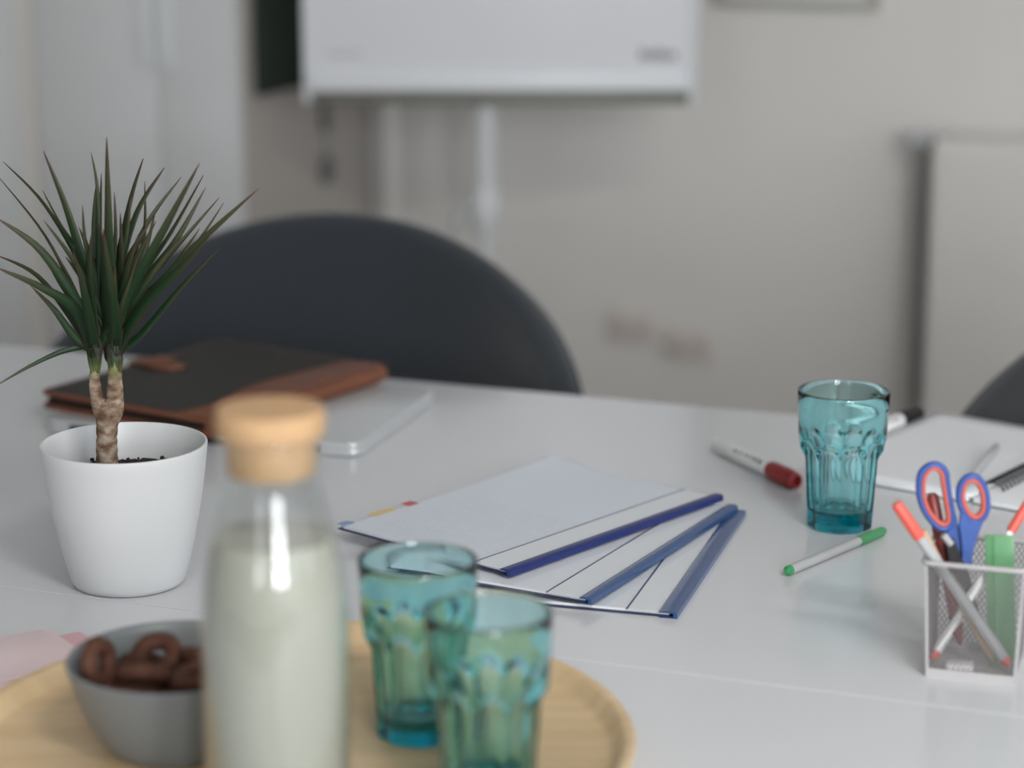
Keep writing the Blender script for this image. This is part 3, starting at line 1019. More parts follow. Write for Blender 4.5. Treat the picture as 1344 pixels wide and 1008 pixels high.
# ------------------------------------------------------------------ leather folder
FZ = 0.0162
lf = thing('leather_folder', 'black and tan leather document folder with snap strap on the laptop', 'folder', (-0.538, 2.651, TABLE_Z + FZ), -32.8)
W2, L2 = 0.255, 0.318
prism('lower_cover', round_rect(W2, L2, 0.010), 0.0, 0.0045, M['leather_tan'], lf, 0.0015, 2)
prism('inner_pocket', round_rect(W2 - 0.016, L2 - 0.012, 0.006, 4, 0.004, 0.006), 0.0046, 0.0105, M['leather_dark'], lf, 0.001, 2)
prism('document_pad', round_rect(W2 - 0.024, L2 - 0.02, 0.004, 4, 0.008, 0.010), 0.0106, 0.0150, M['dark'], lf)
up = prism('upper_cover', round_rect(W2, L2, 0.010), 0.0151, 0.0196, M['leather_tan'], lf, 0.0015, 2)
# dark panel let into the upper cover, its right side an S-curve
pan = [(0.006, 0.007), (0.196, 0.007)] + [(q.x, q.y) for q in catmull([(0.196, 0.007, 0), (0.205, 0.05, 0), (0.196, 0.10, 0), (0.186, 0.15, 0), (0.188, 0.22, 0), (0.200, 0.30, 0), (0.204, L2 - 0.007, 0)], 6)][1:] + [(0.006, L2 - 0.007)]
prism('dark_panel', pan, 0.0197, 0.0206, M['leather_dark'], up)
# rolled spine on the right
tube('spine', catmull([(W2 - 0.004, 0.002, 0.0098), (W2 - 0.004, L2 * 0.5, 0.0098), (W2 - 0.004, L2 - 0.002, 0.0098)], 4), 0.0098, M['leather_tan'], lf, 20, up=(0, 0, 1))
ridge = prism('spine_flap', [(0.213, 0.002), (W2 - 0.003, 0.002), (W2 - 0.003, L2 - 0.002), (0.222, L2 - 0.002), (0.206, 0.24), (0.203, 0.17), (0.210, 0.10)], 0.0197, 0.0214, M['leather_tan'], lf, 0.0007, 2)
# strap coming over the left edge: a keeper band and a round-ended tongue with a press stud
st = prism('strap', [(-0.003, 0.190), (0.055, 0.183)] + [(0.055 + 0.0165 * math.cos(R(a)), 0.1665 + 0.0165 * math.sin(R(a))) for a in range(80, -91, -17)] + [(-0.003, 0.157)], 0.0207, 0.0232, M['leather_tan'], lf, 0.0008, 2)
box('strap_keeper', 0.012, 0.036, 0.150, 0.196, 0.0233, 0.0255, M['leather_tan'], st, 0.0009)
box('strap_fold', -0.0055, -0.003, 0.158, 0.189, 0.0, 0.0232, M['leather_tan'], st, 0.0008)
v, f = lathe_data([(0.006, 0), (0.0055, 0.0016), (0.003, 0.0026), (0, 0.0028)], 20)
mesh_obj('press_stud', [(0.056 + x, 0.168 + y, 0.0233 + z) for x, y, z in v], f, M['leather_tan'], st, True)

# ------------------------------------------------------------------ wooden tray
tray = lathe('serving_tray', [(0, 0.0), (0.225, 0.0), (0.240, 0.004), (0.249, 0.016), (0.2505, 0.021), (0.249, 0.0235), (0.244, 0.0235), (0.2405, 0.0215), (0.236, 0.0125), (0.230, 0.0090), (0.0, 0.0088)], M['tray'], None, 128, 35)
tray.location = (-0.16, 1.645, TABLE_Z)
tag(tray, 'round pale wooden tray holding carafe, bowl and two tumblers', 'tray')
TRAY_TOP = TABLE_Z + 0.0092

# ------------------------------------------------------------------ carafe
cf = thing('carafe', 'clear glass carafe of cloudy lemonade with a cork stopper', 'carafe', (-0.1535, 1.475, TRAY_TOP), 0)
co = [(0.0, 0.0), (0.044, 0.0), (0.0472, 0.002), (0.0482, 0.006), (0.0482, 0.160), (0.0478, 0.176), (0.0462, 0.192), (0.0432, 0.208), (0.0395, 0.223), (0.0362, 0.237), (0.0338, 0.250), (0.0326, 0.262), (0.0326, 0.272), (0.0338, 0.281), (0.0343, 0.283)]
ci = [(0.0333, 0.2842), (0.0318, 0.283), (0.0305, 0.272), (0.0305, 0.262), (0.0317, 0.250), (0.0341, 0.237), (0.0374, 0.223), (0.0411, 0.208), (0.0441, 0.192), (0.0457, 0.176), (0.0461, 0.160), (0.0461, 0.010), (0.044, 0.0065), (0.0, 0.006)]
lathe('bottle', co + ci, M['carafe_glass'], cf, 96, 60)
li = [(0.0, 0.0064), (0.043, 0.0068), (0.0456, 0.010), (0.0457, 0.160), (0.0453, 0.176), (0.0437, 0.192), (0.0407, 0.208), (0.0392, 0.2155), (0.0386, 0.2165), (0.0, 0.2160)]
liq = lathe('lemonade', li, M['lemonade'], cf, 96, 40)
lathe('cork_stopper', [(0, 0.2585), (0.0268, 0.2585), (0.0285, 0.2605), (0.0298, 0.2842), (0.0340, 0.2846), (0.0350, 0.2865), (0.0352, 0.2975), (0.0335, 0.3010), (0, 0.3015)], M['cork'], cf, 64, 40)


# ------------------------------------------------------------------ tumblers
def tumbler_mesh():
    N = 10
    na = N * 12
    H = 0.136
    verts, faces = [], []

    def lerp(tab, z):
        for (z0, r0), (z1, r1) in zip(tab, tab[1:]):
            if z <= z1:
                t = (z - z0) / (z1 - z0)
                return r0 + (r1 - r0) * t
        return tab[-1][1]
    upper = [(0.0, 0.0345), (0.065, 0.0405), (0.090, 0.0425), (0.110, 0.0432), (0.136, 0.0445)]
    lower = [(0.0, 0.0305), (0.010, 0.0311), (0.047, 0.0331), (0.070, 0.0345), (0.090, 0.0362), (0.136, 0.0420)]
    zs = [0.0, 0.0012, 0.003, 0.008, 0.014, 0.02, 0.03, 0.04, 0.05, 0.058] + [0.062 + 0.0013 * i for i in range(24)] + [0.096, 0.104, 0.112, 0.120, 0.128, 0.133, 0.1352, 0.136]
    rings = []
    for z in zs:
        ring = []
        for i in range(na):
            a = 2 * PI * i / na
            fa = ((i / 12.0) % 1.0) - 0.5          # -0.5..0.5 across one facet
            arch = 0.0865 - 0.0105 * (2 * abs(fa)) ** 2.2   # top of the scooped facet
            ru = lerp(upper, z)
            apo = lerp(lower, z)
            th = fa * 2 * PI / N
            rl = apo * math.cos(0) / math.cos(th) * (1.0 - 0.012 * math.cos(fa * PI) ** 2)
            t = (z - (arch - 0.006)) / 0.012
            t = max(0.0, min(1.0, t))
            t = t * t * (3 - 2 * t)
            r = rl + (max(ru, rl) - rl) * t
            if z < 0.003:
                r *= 0.955 + 0.045 * math.sqrt(z / 0.003)
            if z > 0.1345:
                r -= 0.0007 * (z - 0.1345) / 0.0015
            ring.append((r * math.cos(a), r * math.sin(a), z))
        rings.append(ring)
    izs = [(0.0412, 0.1362), (0.0408, 0.1350), (0.0403, 0.120), (0.0396, 0.105), (0.0386, 0.095), (0.0360, 0.0855), (0.0328, 0.077), (0.0312, 0.068), (0.0301, 0.055), (0.0290, 0.040), (0.0282, 0.028), (0.0272, 0.020), (0.0245, 0.0162), (0.018, 0.0150)]
    for (r, z) in izs:
        rings.append([(r * math.cos(2 * PI * i / na), r * math.sin(2 * PI * i / na), z) for i in range(na)])
    for ring in rings:
        verts += ring
    m = len(rings)
    for j in range(m - 1):
        for i in range(na):
            i2 = (i + 1) % na
            faces.append((j * na + i, j * na + i2, (j + 1) * na + i2, (j + 1) * na + i))
    c0 = len(verts)
    verts.append((0, 0, 0.0012))
    c1 = len(verts)
    verts.append((0, 0, 0.0148))
    for i in range(na):
        i2 = (i + 1) % na
        faces.append((i2, i, c0))
        faces.append(((m - 1) * na + i, (m - 1) * na + i2, c1))
    return verts, faces


tv, tf = tumbler_mesh()
g1 = mesh_obj('tumbler', tv, tf, M['teal_glass'], None, True, angle=28)
g1.location = (0.319, 2.241, TABLE_Z + 0.0003)
g1.rotation_euler = (0, 0, R(9))
tag(g1, 'teal faceted tumbler standing alone on the table by the notebook', 'glass', 'teal faceted tumblers')
g2 = g1.copy()
COL.objects.link(g2)
g2.location = (-0.069, 1.679, TRAY_TOP)
g2.rotation_euler = (0, 0, R(20))
tag(g2, 'teal tumbler on the tray, the farther one beside the carafe', 'glass', 'teal faceted tumblers')
g3 = g1.copy()
COL.objects.link(g3)
g3.location = (-0.016, 1.562, TRAY_TOP)
g3.rotation_euler = (0, 0, R(2))
tag(g3, 'teal tumbler at the front of the tray, cut by the bottom edge', 'glass', 'teal faceted tumblers')

# ------------------------------------------------------------------ bowl and ring biscuits
BX, BY = -0.246, 1.660
bowl = lathe('bowl', [(0, 0.0), (0.048, 0.0), (0.0505, 0.0015), (0.056, 0.008), (0.0655, 0.024), (0.0735, 0.044), (0.0785, 0.062), (0.0797, 0.0665), (0.0785, 0.0682), (0.0765, 0.0672), (0.0750, 0.062), (0.0700, 0.044), (0.062, 0.025), (0.052, 0.010), (0.045, 0.0062), (0, 0.0058)], M['bowl'], None, 96, 50)
bowl.location = (BX, BY, TRAY_TOP)
tag(bowl, 'round grey stoneware bowl of chocolate ring biscuits on the tray', 'bowl')
NU, NV = 20, 10
cv, cfc = [], []
for i in range(NU):
    a = 2 * PI * i / NU
    for j in range(NV):
        b = 2 * PI * j / NV
        rr_ = 0.0138 + 0.0068 * math.cos(b) + 0.0004 * math.sin(5 * a)
        cv.append((rr_ * math.cos(a), rr_ * math.sin(a), 0.0064 * math.sin(b)))
for i in range(NU):
    for j in range(NV):
        cfc.append((i * NV + j, ((i + 1) % NU) * NV + j, ((i + 1) % NU) * NV + (j + 1) % NV, i * NV + (j + 1) % NV))
spots = []
for (ring_r, count, z, a0) in ((0.022, 3, 0.0150, 10), (0.040, 6, 0.0290, 0), (0.0, 1, 0.0300, 0), (0.024, 3, 0.0450, 80), (0.046, 7, 0.0460, 25), (0.027, 4, 0.0600, 40)):
    for i in range(count):
        a = R(a0) + 2 * PI * i / max(1, count)
        spots.append((ring_r * math.cos(a), ring_r * math.sin(a), z))
first = None
for i, (x, y, z) in enumerate(spots):
    if first is None:
        o = mesh_obj('ring_biscuit', cv, cfc, M['cookie'], None, True)
        first = o
    else:
        o = first.copy()
        COL.objects.link(o)
    o.location = (BX + x, BY + y, TRAY_TOP + z)
    tilt = 0.2 if z < 0.055 else 0.5
    o.rotation_euler = (random.uniform(-tilt, tilt), random.uniform(-tilt, tilt), random.uniform(0, 3))
    tag(o, 'brown chocolate ring biscuit heaped in the grey bowl', 'biscuit', 'chocolate ring biscuits in the bowl')
# one biscuit stands on edge against the left side of the bowl
o = first.copy()
COL.objects.link(o)
o.location = (BX - 0.055, BY - 0.006, TRAY_TOP + 0.0640)
o.rotation_euler = (R(80), 0, R(70))
tag(o, 'brown ring biscuit standing on edge at the left of the bowl', 'biscuit', 'chocolate ring biscuits in the bowl')

# ------------------------------------------------------------------ pink napkins
nk = tag(prism('napkin', round_rect(0.16, 0.085, 0.003, 3, -0.137, -0.098), 0.0, 0.0025, M['napkin_deep'], None, 0.0006), 'rose pink paper napkin peeking out under the paler one, behind the bowl', 'napkin', 'paper napkins by the tray')
nk.location = (-0.392, 1.924, TABLE_Z)
nk.rotation_euler = (0, 0, R(34))
nk = thing('napkin', 'folded pale pink paper napkin lying behind the tray, left edge', 'napkin', (-0.392, 1.924, TABLE_Z), 34, 'paper napkins by the tray')
o = prism('lower_fold', round_rect(0.165, 0.110, 0.005, 4, -0.165, -0.110), 0.0026, 0.0065, M['napkin'], nk, 0.0012, 3)
prism('upper_fold', round_rect(0.150, 0.096, 0.004, 3, -0.157, -0.103), 0.0066, 0.0088, M['napkin'], nk, 0.0008, 2)


# ------------------------------------------------------------------ report folders with slide-on spines
def report(label, start, ang, z, length, spine_mat, page, lift=0.0, wide=1.0):
    """local x runs along the spine, local y away from it over the pages"""
    t = thing('report_folder', label, 'report folder', (start[0], start[1], TABLE_Z + z), ang, 'report folders fanned out on the table')
    Wp = 0.215
    prism('back_cover', [(0.0, 0.0), (length, 0.0), (length, Wp), (0.0, Wp)], 0.0, 0.0007, M['navy_dark'], t)
    # page block with a gently lifted far corner
    nx, ny = 16, 12
    verts, faces = [], []

    def zz(x, y):
        a = max(0.0, (y / Wp - 0.55) / 0.45)
        b = max(0.0, (x / length - 0.35) / 0.65)
        return lift * (a ** 2) * (b ** 1.5)
    for layer, zb in ((0, 0.0008), (1, 0.0032)):
        for i in range(nx + 1):
            for j in range(ny + 1):
                x = 0.004 + (length - 0.008) * i / nx
                y = 0.004 + (Wp - 0.008) * j / ny
                verts.append((x, y, zb + zz(x, y)))
    S = (nx + 1) * (ny + 1)
    idx = lambda l, i, j: l * S + i * (ny + 1) + j
    for i in range(nx):
        for j in range(ny):
            faces.append((idx(1, i, j), idx(1, i + 1, j), idx(1, i + 1, j + 1), idx(1, i, j + 1)))
            faces.append((idx(0, i, j), idx(0, i, j + 1), idx(0, i + 1, j + 1), idx(0, i + 1, j)))
    for i in range(nx):
        faces.append((idx(0, i, 0), idx(0, i + 1, 0), idx(1, i + 1, 0), idx(1, i, 0)))
        faces.append((idx(0, i, ny), idx(1, i, ny), idx(1, i + 1, ny), idx(0, i + 1, ny)))
    for j in range(ny):
        faces.append((idx(0, 0, j), idx(1, 0, j), idx(1, 0, j + 1), idx(0, 0, j + 1)))
        faces.append((idx(0, nx, j), idx(0, nx, j + 1), idx(1, nx, j + 1), idx(1, nx, j)))
    mesh_obj('pages', verts, faces, page, t)
    # white binding margin and its edge line
    box('margin_strip', 0.001, length - 0.001, 0.006, 0.040, 0.0034, 0.0037, M['paper_strip'], t)
    box('margin_line', 0.001, length - 0.001, 0.0402, 0.0418, 0.0034, 0.0038, M['ink_line'], t)
    # clear front cover
    verts, faces = [], []
    for i in range(nx + 1):
        for j in range(ny + 1):
            x = length * i / nx
            y = Wp * j / ny
            verts.append((x, y, 0.0042 + zz(x, y)))
    for i in range(nx):
        for j in range(ny):
            faces.append((i * (ny + 1) + j, (i + 1) * (ny + 1) + j, (i + 1) * (ny + 1) + j + 1, i * (ny + 1) + j + 1))
    mesh_obj('clear_cover', verts, faces, M['film'], t, True)
    # slide-on spine: a flattened C section
    sec = [(-0.0045, 0.0), (0.0075, 0.0), (0.0075, 0.0006), (-0.001, 0.0007), (-0.001, 0.0044), (0.0075, 0.0045), (0.0075, 0.0052), (0.005, 0.0062), (-0.002, 0.0062), (-0.0045, 0.0048)]
    sec = [(a if a < 0 else a * wide, b) for a, b in sec]
    n = len(sec)
    x0, x1 = -0.002, length + 0.002
    verts = [(x0, a, b - 0.0004) for a, b in sec] + [(x1, a, b - 0.0004) for a, b in sec]
    faces = [(i, (i + 1) % n, n + (i + 1) % n, n + i) for i in range(n)] + [tuple(range(n)), tuple(range(2 * n - 1, n - 1, -1))]
    mesh_obj('spine_bar', verts, faces, spine_mat, t, True, angle=30)
    return t


report('bottom report folder, glossy light blue spine at the right of the fan', (0.1385, 1.967), 74.0, 0.0005, 0.318, M['navy_light'], M['paper'], wide=1.6)
report('middle report folder with a blue spine bar, between the other two', (0.066, 1.986), 61.9, 0.0068, 0.322, M['navy_light'], M['paper'])
top = report('topmost report folder with solid navy spine bar and printed first page', (-0.004, 2.046), 49.0, 0.0131, 0.318, M['navy'], M['page_print'], 0.006)
for (x, w, m_) in ((0.003, 0.014, 'tab_blue'), (0.045, 0.030, 'tab_yellow'), (0.092, 0.014, 'tab_red')):
    box('index_tab', x, x + w, 0.208, 0.2195, 0.0034, 0.0038, M[m_], top)


# ------------------------------------------------------------------ pens and markers (local x along the barrel)
def pen_root(name, label, a, b, group=None):
    a, b = Vector(a), Vector(b)
    d = (b - a)
    o = bpy.data.objects.new(name, None)
    o.empty_display_size = 0.02
    COL.objects.link(o)
    o.location = a
    o.rotation_euler = d.to_track_quat('X', 'Z').to_euler()
    tag(o, label, 'pen', group)
    return o, d.length


def spin_x(name, prof, material, parent, n=24, angle=35):
    v, f = lathe_data(prof, n)
    return mesh_obj(name, [(z, x, y) for x, y, z in v], f, material, parent, True, angle=angle)


def board_marker(label, a, b, cap):
    o, L = pen_root('board_marker', label, a, b, 'whiteboard markers')
    o['category'] = 'marker'
    r = 0.0085
    spin_x('barrel', [(0, 0.0), (r * 0.62, 0.0), (r * 0.8, 0.0012), (r * 0.86, 0.009), (r, 0.011), (r, L * 0.70), (0, L * 0.70)], M['marker_white'], o)
    c = spin_x('cap', [(0, L * 0.7002), (r * 1.04, L * 0.7002), (r * 1.09, L * 0.71), (r * 1.06, L - 0.004), (r * 0.93, L - 0.0004), (r * 0.6, L), (r * 0.55, L - 0.005), (0, L - 0.005)], cap, o)
    for i in range(10):
        an = 2 * PI * i / 10
        cy, cz = math.cos(an) * r * 1.07, math.sin(an) * r * 1.07
        tube('cap_rib', [(L * 0.73, cy, cz), (L * 0.95, cy * 0.985, cz * 0.985)], 0.0007, cap, c, 6)
    # print on the barrel, too small to read
    bm = bmesh.new()
    for k_, (x, w, a0, a1) in enumerate(((0.30, 0.05, 30, 55), (0.37, 0.03, 30, 60), (0.43, 0.03, 35, 60), (0.47, 0.025, 35, 60), (0.51, 0.03, 35, 60), (0.55, 0.04, 30, 62), (0.60, 0.05, 28, 62))):
        x0, x1 = x * L, (x + w * 0.75) * L
        q = []
        for xx in (x0, x1):
            for an in (a0, (a0 + a1) / 2, a1):
                th = R(-90 + an)
                q.append(bm.verts.new((xx, math.sin(th) * (r + 0.0002), math.cos(th) * (r + 0.0002))))
        bm.faces.new((q[0], q[1], q[4], q[3]))
        bm.faces.new((q[1], q[2], q[5], q[4]))
    bm_obj('barrel_print', bm, M['logo_ink'], o)
    return o


board_marker('white board marker with a red cap lying left of the tumbler', (0.221, 2.515, TABLE_Z + 0.0093), (0.291, 2.367, TABLE_Z + 0.0093), M['marker_red'])
board_marker('white board marker with a black cap lying behind the notebook corner', (0.3680, 2.5285, TABLE_Z + 0.0093), (0.4640, 2.6545, TABLE_Z + 0.0093), M['black'])


def fineliner(label, a, b, body, tip, group='fineliner pens', r=0.0045, share=0.73):
    o, L = pen_root('fineliner', label, a, b, group)
    spin_x('barrel', [(0, 0.008), (r, 0.008), (r, L * share - 0.0002), (0, L * share - 0.0002)], body, o, 6 if r < 0.004 else 18)
    spin_x('cap', [(0, L * share), (r * 1.08, L * share), (r * 1.13, L * share + 0.003), (r * 1.05, L - 0.004), (r * 0.8, L - 0.0004), (0, L)], tip, o, 18)
    spin_x('end_plug', [(0, 0.0), (r * 0.55, 0.0), (r * 0.62, 0.003), (r * 1.03, 0.0035), (r * 1.03, 0.0078), (0, 0.0078)], tip, o, 18)
    return o


gp_ = fineliner('grey fineliner with green cap lying in front of the lone tumbler', (0.2485, 2.080, TABLE_Z + 0.0052), (0.357, 2.208, TABLE_Z + 0.0052), M['pen_grey'], M['pen_green'])

# ------------------------------------------------------------------ spiral notebook with pen
E1 = Vector((0.80, -0.60, 0))
NBA = math.degrees(math.atan2(-0.60, 0.80))
nb = thing('spiral_notebook', 'open white spiral notebook at the right edge behind the mesh cup', 'notebook', (0.3105, 2.4285, TABLE_Z), NBA)
NW, NH = 0.184, 0.293
prism('cover', round_rect(NW, NH, 0.004, 3), 0.0, 0.0012, M['notebook_cover'], nb)
prism('page_block', round_rect(NW - 0.002, NH - 0.003, 0.003, 3, 0.001, 0.0015), 0.0013, 0.0052, M['paper'], nb, 0.0006, 2)
# upper sheet, slightly wavy and skewed
nx, ny = 12, 14
verts, faces = [], []
for i in range(nx + 1):
    for j in range(ny + 1):
        x, y = NW * i / nx, NH * j / ny
        verts.append((x + 0.003 - 0.006 * y / NH, y + 0.004, 0.0058 + 0.0020 * (1 - x / NW) ** 2 * (0.4 + 0.6 * (y / NH) ** 2)))
for i in range(nx):
    for j in range(ny):
        faces.append((i * (ny + 1) + j, (i + 1) * (ny + 1) + j, (i + 1) * (ny + 1) + j + 1, i * (ny + 1) + j + 1))
o = mesh_obj('page', verts, faces, M['paper'], nb, True)
sm = o.modifiers.new('thickness', 'SOLIDIFY')
sm.thickness = 0.0003
prism('cover', round_rect(NW, NH, 0.004, 3, NW + 0.004, 0.0), 0.0, 0.0012, M['notebook_cover'], nb)
prism('page_block', round_rect(NW - 0.002, NH - 0.003, 0.003, 3, NW + 0.004, 0.0015), 0.0013, 0.0060, M['paper'], nb, 0.0006, 2)
cx = NW + 0.004
first_ring = None
for i in range(27):
    y = 0.042 + i * 0.0091
    if first_ring is None:
        pts = [(cx + 0.003 + 0.0125 * math.cos(2 * PI * k_ / 20), 0.0012 * math.sin(2 * PI * k_ / 20), 0.0070 + 0.0060 * math.sin(2 * PI * k_ / 20)) for k_ in range(20)]
        first_ring = tube('coil_ring', pts, 0.0012, M['black'], nb, 6, closed=True)
        o = first_ring
    else:
        o = first_ring.copy()
        COL.objects.link(o)
    o.location = (0, y, 0)
tube('coil_wire', [(cx - 0.008, 0.040, 0.0098), (cx - 0.008, NH - 0.012, 0.0098)], 0.0010, M['black'], nb, 6)

bp, L = pen_root('ballpoint_pen', 'slim silver and black ballpoint pen lying on the notebook page', (0.4645, 2.352, TABLE_Z + 0.0125), (0.5225, 2.494, TABLE_Z + 0.0130))
spin_x('barrel', [(0, 0.012), (0.0022, 0.012), (0.0042, 0.026), (0.0042, L * 0.62), (0, L * 0.62)], M['aluminium'], bp, 18)
spin_x('tip', [(0, 0.0), (0.0007, 0.0005), (0.0021, 0.0118), (0, 0.0119)], M['steel'], bp, 18)
spin_x('upper_barrel', [(0, L * 0.621), (0.0043, L * 0.621), (0.0043, L - 0.012), (0.0030, L - 0.008), (0.0026, L), (0, L)], M['aluminium'], bp, 18)
box('clip', L * 0.66, L - 0.012, -0.0012, 0.0012, 0.0046, 0.0062, M['steel'], bp, 0.0004)

# ------------------------------------------------------------------ mesh pencil cup
CX, CY, CYAW = 0.377, 1.847, -17.0
cup = thing('mesh_pencil_cup', 'square white wire-mesh pencil cup holding scissors and pens', 'pencil cup', (CX, CY, TABLE_Z), CYAW)
HB, HT, CH = 0.0355, 0.0395, 0.098


def half(z):
    return HB + (HT - HB) * z / CH


def frame_loop(z0, z1, tk, name):
    bm = bmesh.new()
    for k_ in range(4):
        ang = k_ * PI / 2
        c, s = math.cos(ang), math.sin(ang)
        h0, h1 = half(z0), half(z1)
        q = []
        for (off0, off1) in ((0.0, 0.0), (-tk, -tk)):
            for (z, h) in ((z0, h0 + off0), (z1, h1 + off1)):
                for sg in (-1, 1):
                    x, y = sg * h, -h
                    q.append(bm.verts.new((x * c - y * s, x * s + y * c, z)))
        f_ = [(0, 1, 3, 2), (4, 6, 7, 5), (0, 4, 5, 1), (2, 3, 7, 6)]
        for ff in f_:
            bm.faces.new([q[i] for i in ff])
    return bm_obj(name, bm, M['mesh_metal'], cup)


frame_loop(0.0, 0.0075, 0.001, 'base_band')
prism('base_plate', [(-HB + 0.001, -HB + 0.001), (HB - 0.001, -HB + 0.001), (HB - 0.001, HB - 0.001), (-HB + 0.001, HB - 0.001)], 0.0005, 0.0030, M['mesh_metal'], cup)
rim = []
for (x, y) in round_rect(2 * HT + 0.002, 2 * HT + 0.002, 0.006, 5, -HT - 0.001, -HT - 0.001):
    rim.append((x, y, CH - 0.001))
tube('rim_wire', rim, 0.0021, M['mesh_metal'], cup, 8, closed=True, up=(0, 0, 1))
for sx in (-1, 1):
    for sy in (-1, 1):
        tube('corner_post', [(sx * (half(0.003) - 0.001), sy * (half(0.003) - 0.001), 0.003), (sx * (HT - 0.001), sy * (HT - 0.001), CH - 0.001)], 0.0015, M['mesh_metal'], cup, 6)
PITCH, WIRE = 0.0040, 0.00037
for k_ in range(4):
    ang = k_ * PI / 2
    c, s = math.cos(ang), math.sin(ang)
    verts, faces = [], []
    Wm, z0, z1 = 2 * HT, 0.0065, CH - 0.001
    for sgn in (-1, 1):
        x_start = -HT - (z1 - z0) * 0.62
        for i in range(int((Wm + 2 * (z1 - z0) * 0.62) / PITCH) + 1):
            xa = x_start + i * PITCH
            # wire in flat (p, z) space: p = xa + sgn*0.62*(z - z0)  clipped to the trapezoid side
            pts = []
            steps = 60
            for q in range(steps + 1):
                z = z0 + (z1 - z0) * q / steps
                p_ = xa + (0.62 * (z - z0) if sgn > 0 else 0.62 * (z1 - z))
                if abs(p_) <= half(z):
                    pts.append((p_, z))
            if len(pts) < 2:
                continue
            b0 = len(verts)
            for (p_, z) in (pts[0], pts[-1]):
                h = half(z) - 0.0005 - (0.0002 if sgn > 0 else 0.0)
                for (dp, dn) in ((-WIRE, 0), (0, WIRE), (WIRE, 0), (0, -WIRE)):
                    x, y = p_ + dp * 1.2, -(h + dn)
                    verts.append((x * c - y * s, x * s + y * c, z))
            for j in range(4):
                faces.append((b0 + j, b0 + (j + 1) % 4, b0 + 4 + (j + 1) % 4, b0 + 4 + j))
    o = mesh_obj('wire_mesh', verts, faces, M['mesh_wire'], cup)
    o['kind'] = 'stuff'

CZ0 = TABLE_Z + 0.0032
fineliner('grey fineliner with coral cap leaning out of the left of the cup', (0.4000, 1.827, CZ0 + 0.0052), (0.3040, 1.827, 0.8845), M['pen_grey'], M['pen_coral'], 'pens in the mesh cup', share=0.79)
o, L = pen_root('pencil', 'natural wood pencil leaning in the cup behind the coral pen', (0.3905, 1.8385, CZ0 + 0.004), (0.3290, 1.8440, 0.8560), 'pens in the mesh cup')
o['category'] = 'pencil'
spin_x('shaft', [(0, 0.012), (0.0034, 0.012), (0.0036, L), (0, L)], M['pencil_wood'], o, 6)
spin_x('lead_tip', [(0, 0.0), (0.0008, 0.001), (0.0033, 0.0119), (0, 0.012)], M['pencil_wood'], o, 12)
fineliner('white pen with coral cap leaning out of the right of the cup', (0.3410, 1.8420, CZ0 + 0.0045), (0.4290, 1.8790, 0.8850), M['marker_white'], M['pen_coral'], 'pens in the mesh cup', r=0.0036)
o, L = pen_root('ballpoint_pen', 'dark red pen with silver clip showing through the scissor handle', (0.3700, 1.8750, CZ0 + 0.0045), (0.3425, 1.8830, 0.8760), 'pens in the mesh cup')
spin_x('barrel', [(0, 0.0), (0.0012, 0.0005), (0.0048, 0.012), (0.0053, L * 0.6), (0.0053, L - 0.004), (0.003, L), (0, L)], M['pen_darkred'], o, 18)
tube('clip', [(L - 0.003, 0.0, 0.0054), (L - 0.004, 0.0, 0.0072), (L - 0.040, 0.0, 0.0072)], 0.0012, M['steel'], o, 8)
# roll the clip towards the front
o.rotation_mode = 'QUATERNION'
from mathutils import Quaternion
o.rotation_quaternion = (Vector((0.3425, 1.8830, 0.8760)) - Vector((0.3700, 1.8750, CZ0 + 0.0045))).to_track_quat('X', 'Z') @ Quaternion((1, 0, 0), R(90))

rl = thing('ruler', 'short flat green plastic ruler standing in the mesh cup', 'ruler', (0.3990, 1.8460, CZ0), CYAW)
rl.rotation_euler = (0, R(-4.0), R(CYAW))
box('blade', -0.0115, 0.0115, -0.0014, 0.0014, 0.0012, 0.1085, M['ruler_green'], rl, 0.0006)
tube('ridge', [(-0.004, -0.0014, 0.003), (-0.004, -0.0014, 0.108)], 0.0012, M['ruler_green'], rl, 8)
er = tag(box('eraser', -0.011, 0.011, -0.006, 0.006, 0.0, 0.0085, M['eraser'], None, 0.0015), 'small white eraser at the bottom of the mesh cup', 'eraser')
er.location = (0.3600, 1.8250, CZ0)
er.rotation_euler = (0, 0, R(-10))

# scissors: drawn in a plane facing the room's front, millimetres about the cup rim
sc = thing('scissors', 'scissors with blue handles lined in coral standing in the cup', 'scissors', (0.3588, 1.868, 0.824), 0)
mm = 0.00101
LO = [(-18.0, 79.8), (-23.6, 77.8), (-28.2, 72.2), (-29.3, 63.0), (-28.2, 52.4), (-23.9, 40.9), (-16.7, 31.2), (-9.6, 26.4), (-3.4, 28.2), (-1.2, 34.2), (-3.4, 47.2), (-6.4, 62.2), (-8.2, 73.4), (-12.8, 78.4)]
LI = [(-18.2, 76.8), (-22.0, 74.8), (-25.2, 69.4), (-26.0, 61.0), (-25.0, 52.0), (-21.0, 41.8), (-14.4, 33.4), (-9.0, 30.0), (-5.4, 31.6), (-4.6, 36.4), (-6.8, 48.4), (-9.6, 63.0), (-11.2, 71.6), (-14.4, 75.8)]
RO = [(12.2, 71.3), (6.8, 69.2), (2.8, 62.6), (2.3, 52.4), (5.4, 43.2), (10.8, 35.6), (16.8, 33.1), (22.2, 36.2), (25.4, 44.4), (24.4, 55.6), (20.9, 65.0), (16.4, 70.0)]
RI = [(12.3, 68.2), (8.6, 66.6), (5.8, 61.4), (5.4, 52.6), (8.0, 45.0), (12.2, 39.0), (16.4, 37.2), (20.0, 39.4), (22.2, 45.4), (21.4, 55.0), (18.6, 63.0), (15.2, 67.0)]


def loop3(pts, y):
    return catmull([(a * mm, y, b * mm) for a, b in pts], 5, True)


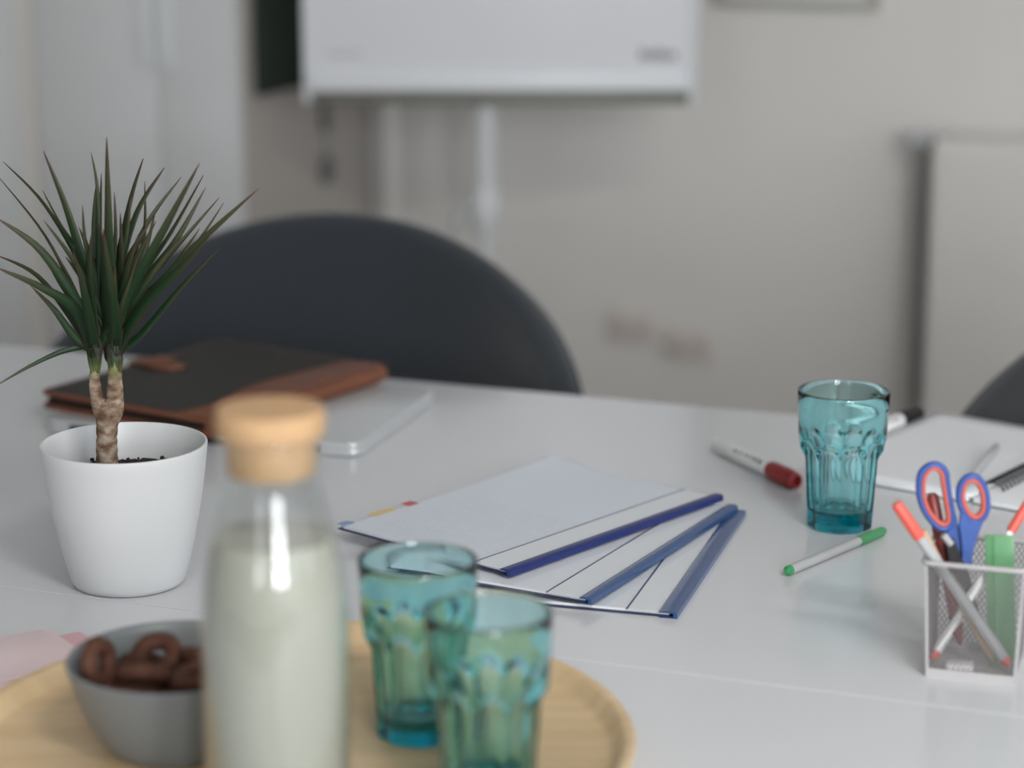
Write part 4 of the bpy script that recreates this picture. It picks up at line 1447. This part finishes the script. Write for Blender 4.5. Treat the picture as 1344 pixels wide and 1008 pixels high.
def slab(name, pts, y0, y1, material, parent, bevel=0.0008):
    bm = bmesh.new()
    lo = [bm.verts.new((a * mm, y0, b * mm)) for a, b in pts]
    hi = [bm.verts.new((a * mm, y1, b * mm)) for a, b in pts]
    n = len(pts)
    t_ = bm.faces.new(hi)
    b_ = bm.faces.new(lo[::-1])
    for i in range(n):
        bm.faces.new((lo[i], lo[(i + 1) % n], hi[(i + 1) % n], hi[i]))
    if bevel:
        bmesh.ops.bevel(bm, geom=list(t_.edges) + list(b_.edges), offset=bevel, segments=2, affect='EDGES')
    return bm_obj(name, bm, material, parent, True, 35)


h1 = tube('handle', loop3(LO, 0.001), 0.0026, M['scissor_blue'], sc, 12, True, (1.5, 1.0), up=(0, 1, 0))
tube('handle_lining', loop3(LI, 0.001), 0.0021, M['scissor_coral'], h1, 12, True, (1.9, 1.0), up=(0, 1, 0))
h2 = tube('handle', loop3(RO, -0.003), 0.0026, M['scissor_blue'], sc, 12, True, (1.5, 1.0), up=(0, 1, 0))
tube('handle_lining', loop3(RI, -0.003), 0.0021, M['scissor_coral'], h2, 12, True, (1.9, 1.0), up=(0, 1, 0))
slab('handle_shank', [(-1.5, 29), (1.5, 38), (3.0, 30), (7.0, 14), (15.5, 1.0), (17, -6), (7, -4), (-1.0, 8), (-6.0, 24)], -0.0015, 0.0035, M['scissor_blue'], h1)
slab('handle_shank', [(4.0, 44), (9.5, 35.5), (16.5, 31.5), (22.5, 35), (16.5, 16), (14.5, 3), (12.0, -7), (6.0, -6), (7.5, 10), (3.0, 30)], -0.0065, -0.0018, M['scissor_blue'], h2)
b1 = slab('blade', [(-6.5, 20), (-0.5, 20), (6, 4), (12, -6), (27, -60), (27.6, -66), (23, -62), (8, -30), (-4, 2)], -0.0066, -0.0050, M['black'], sc, 0.0)
b1.location.y = -0.0005
slab('blade', [(2, -4), (12, -4), (20, -30), (27.5, -60), (26, -66), (18, -48), (8, -26)], -0.0045, -0.0030, M['steel'], sc, 0.0)
tube('grip_inset', [(-9.5 * mm, -0.0072, 23.5 * mm), (-3.0 * mm, -0.0072, 15.5 * mm)], 0.0030, M['pen_grey'], sc, 10)
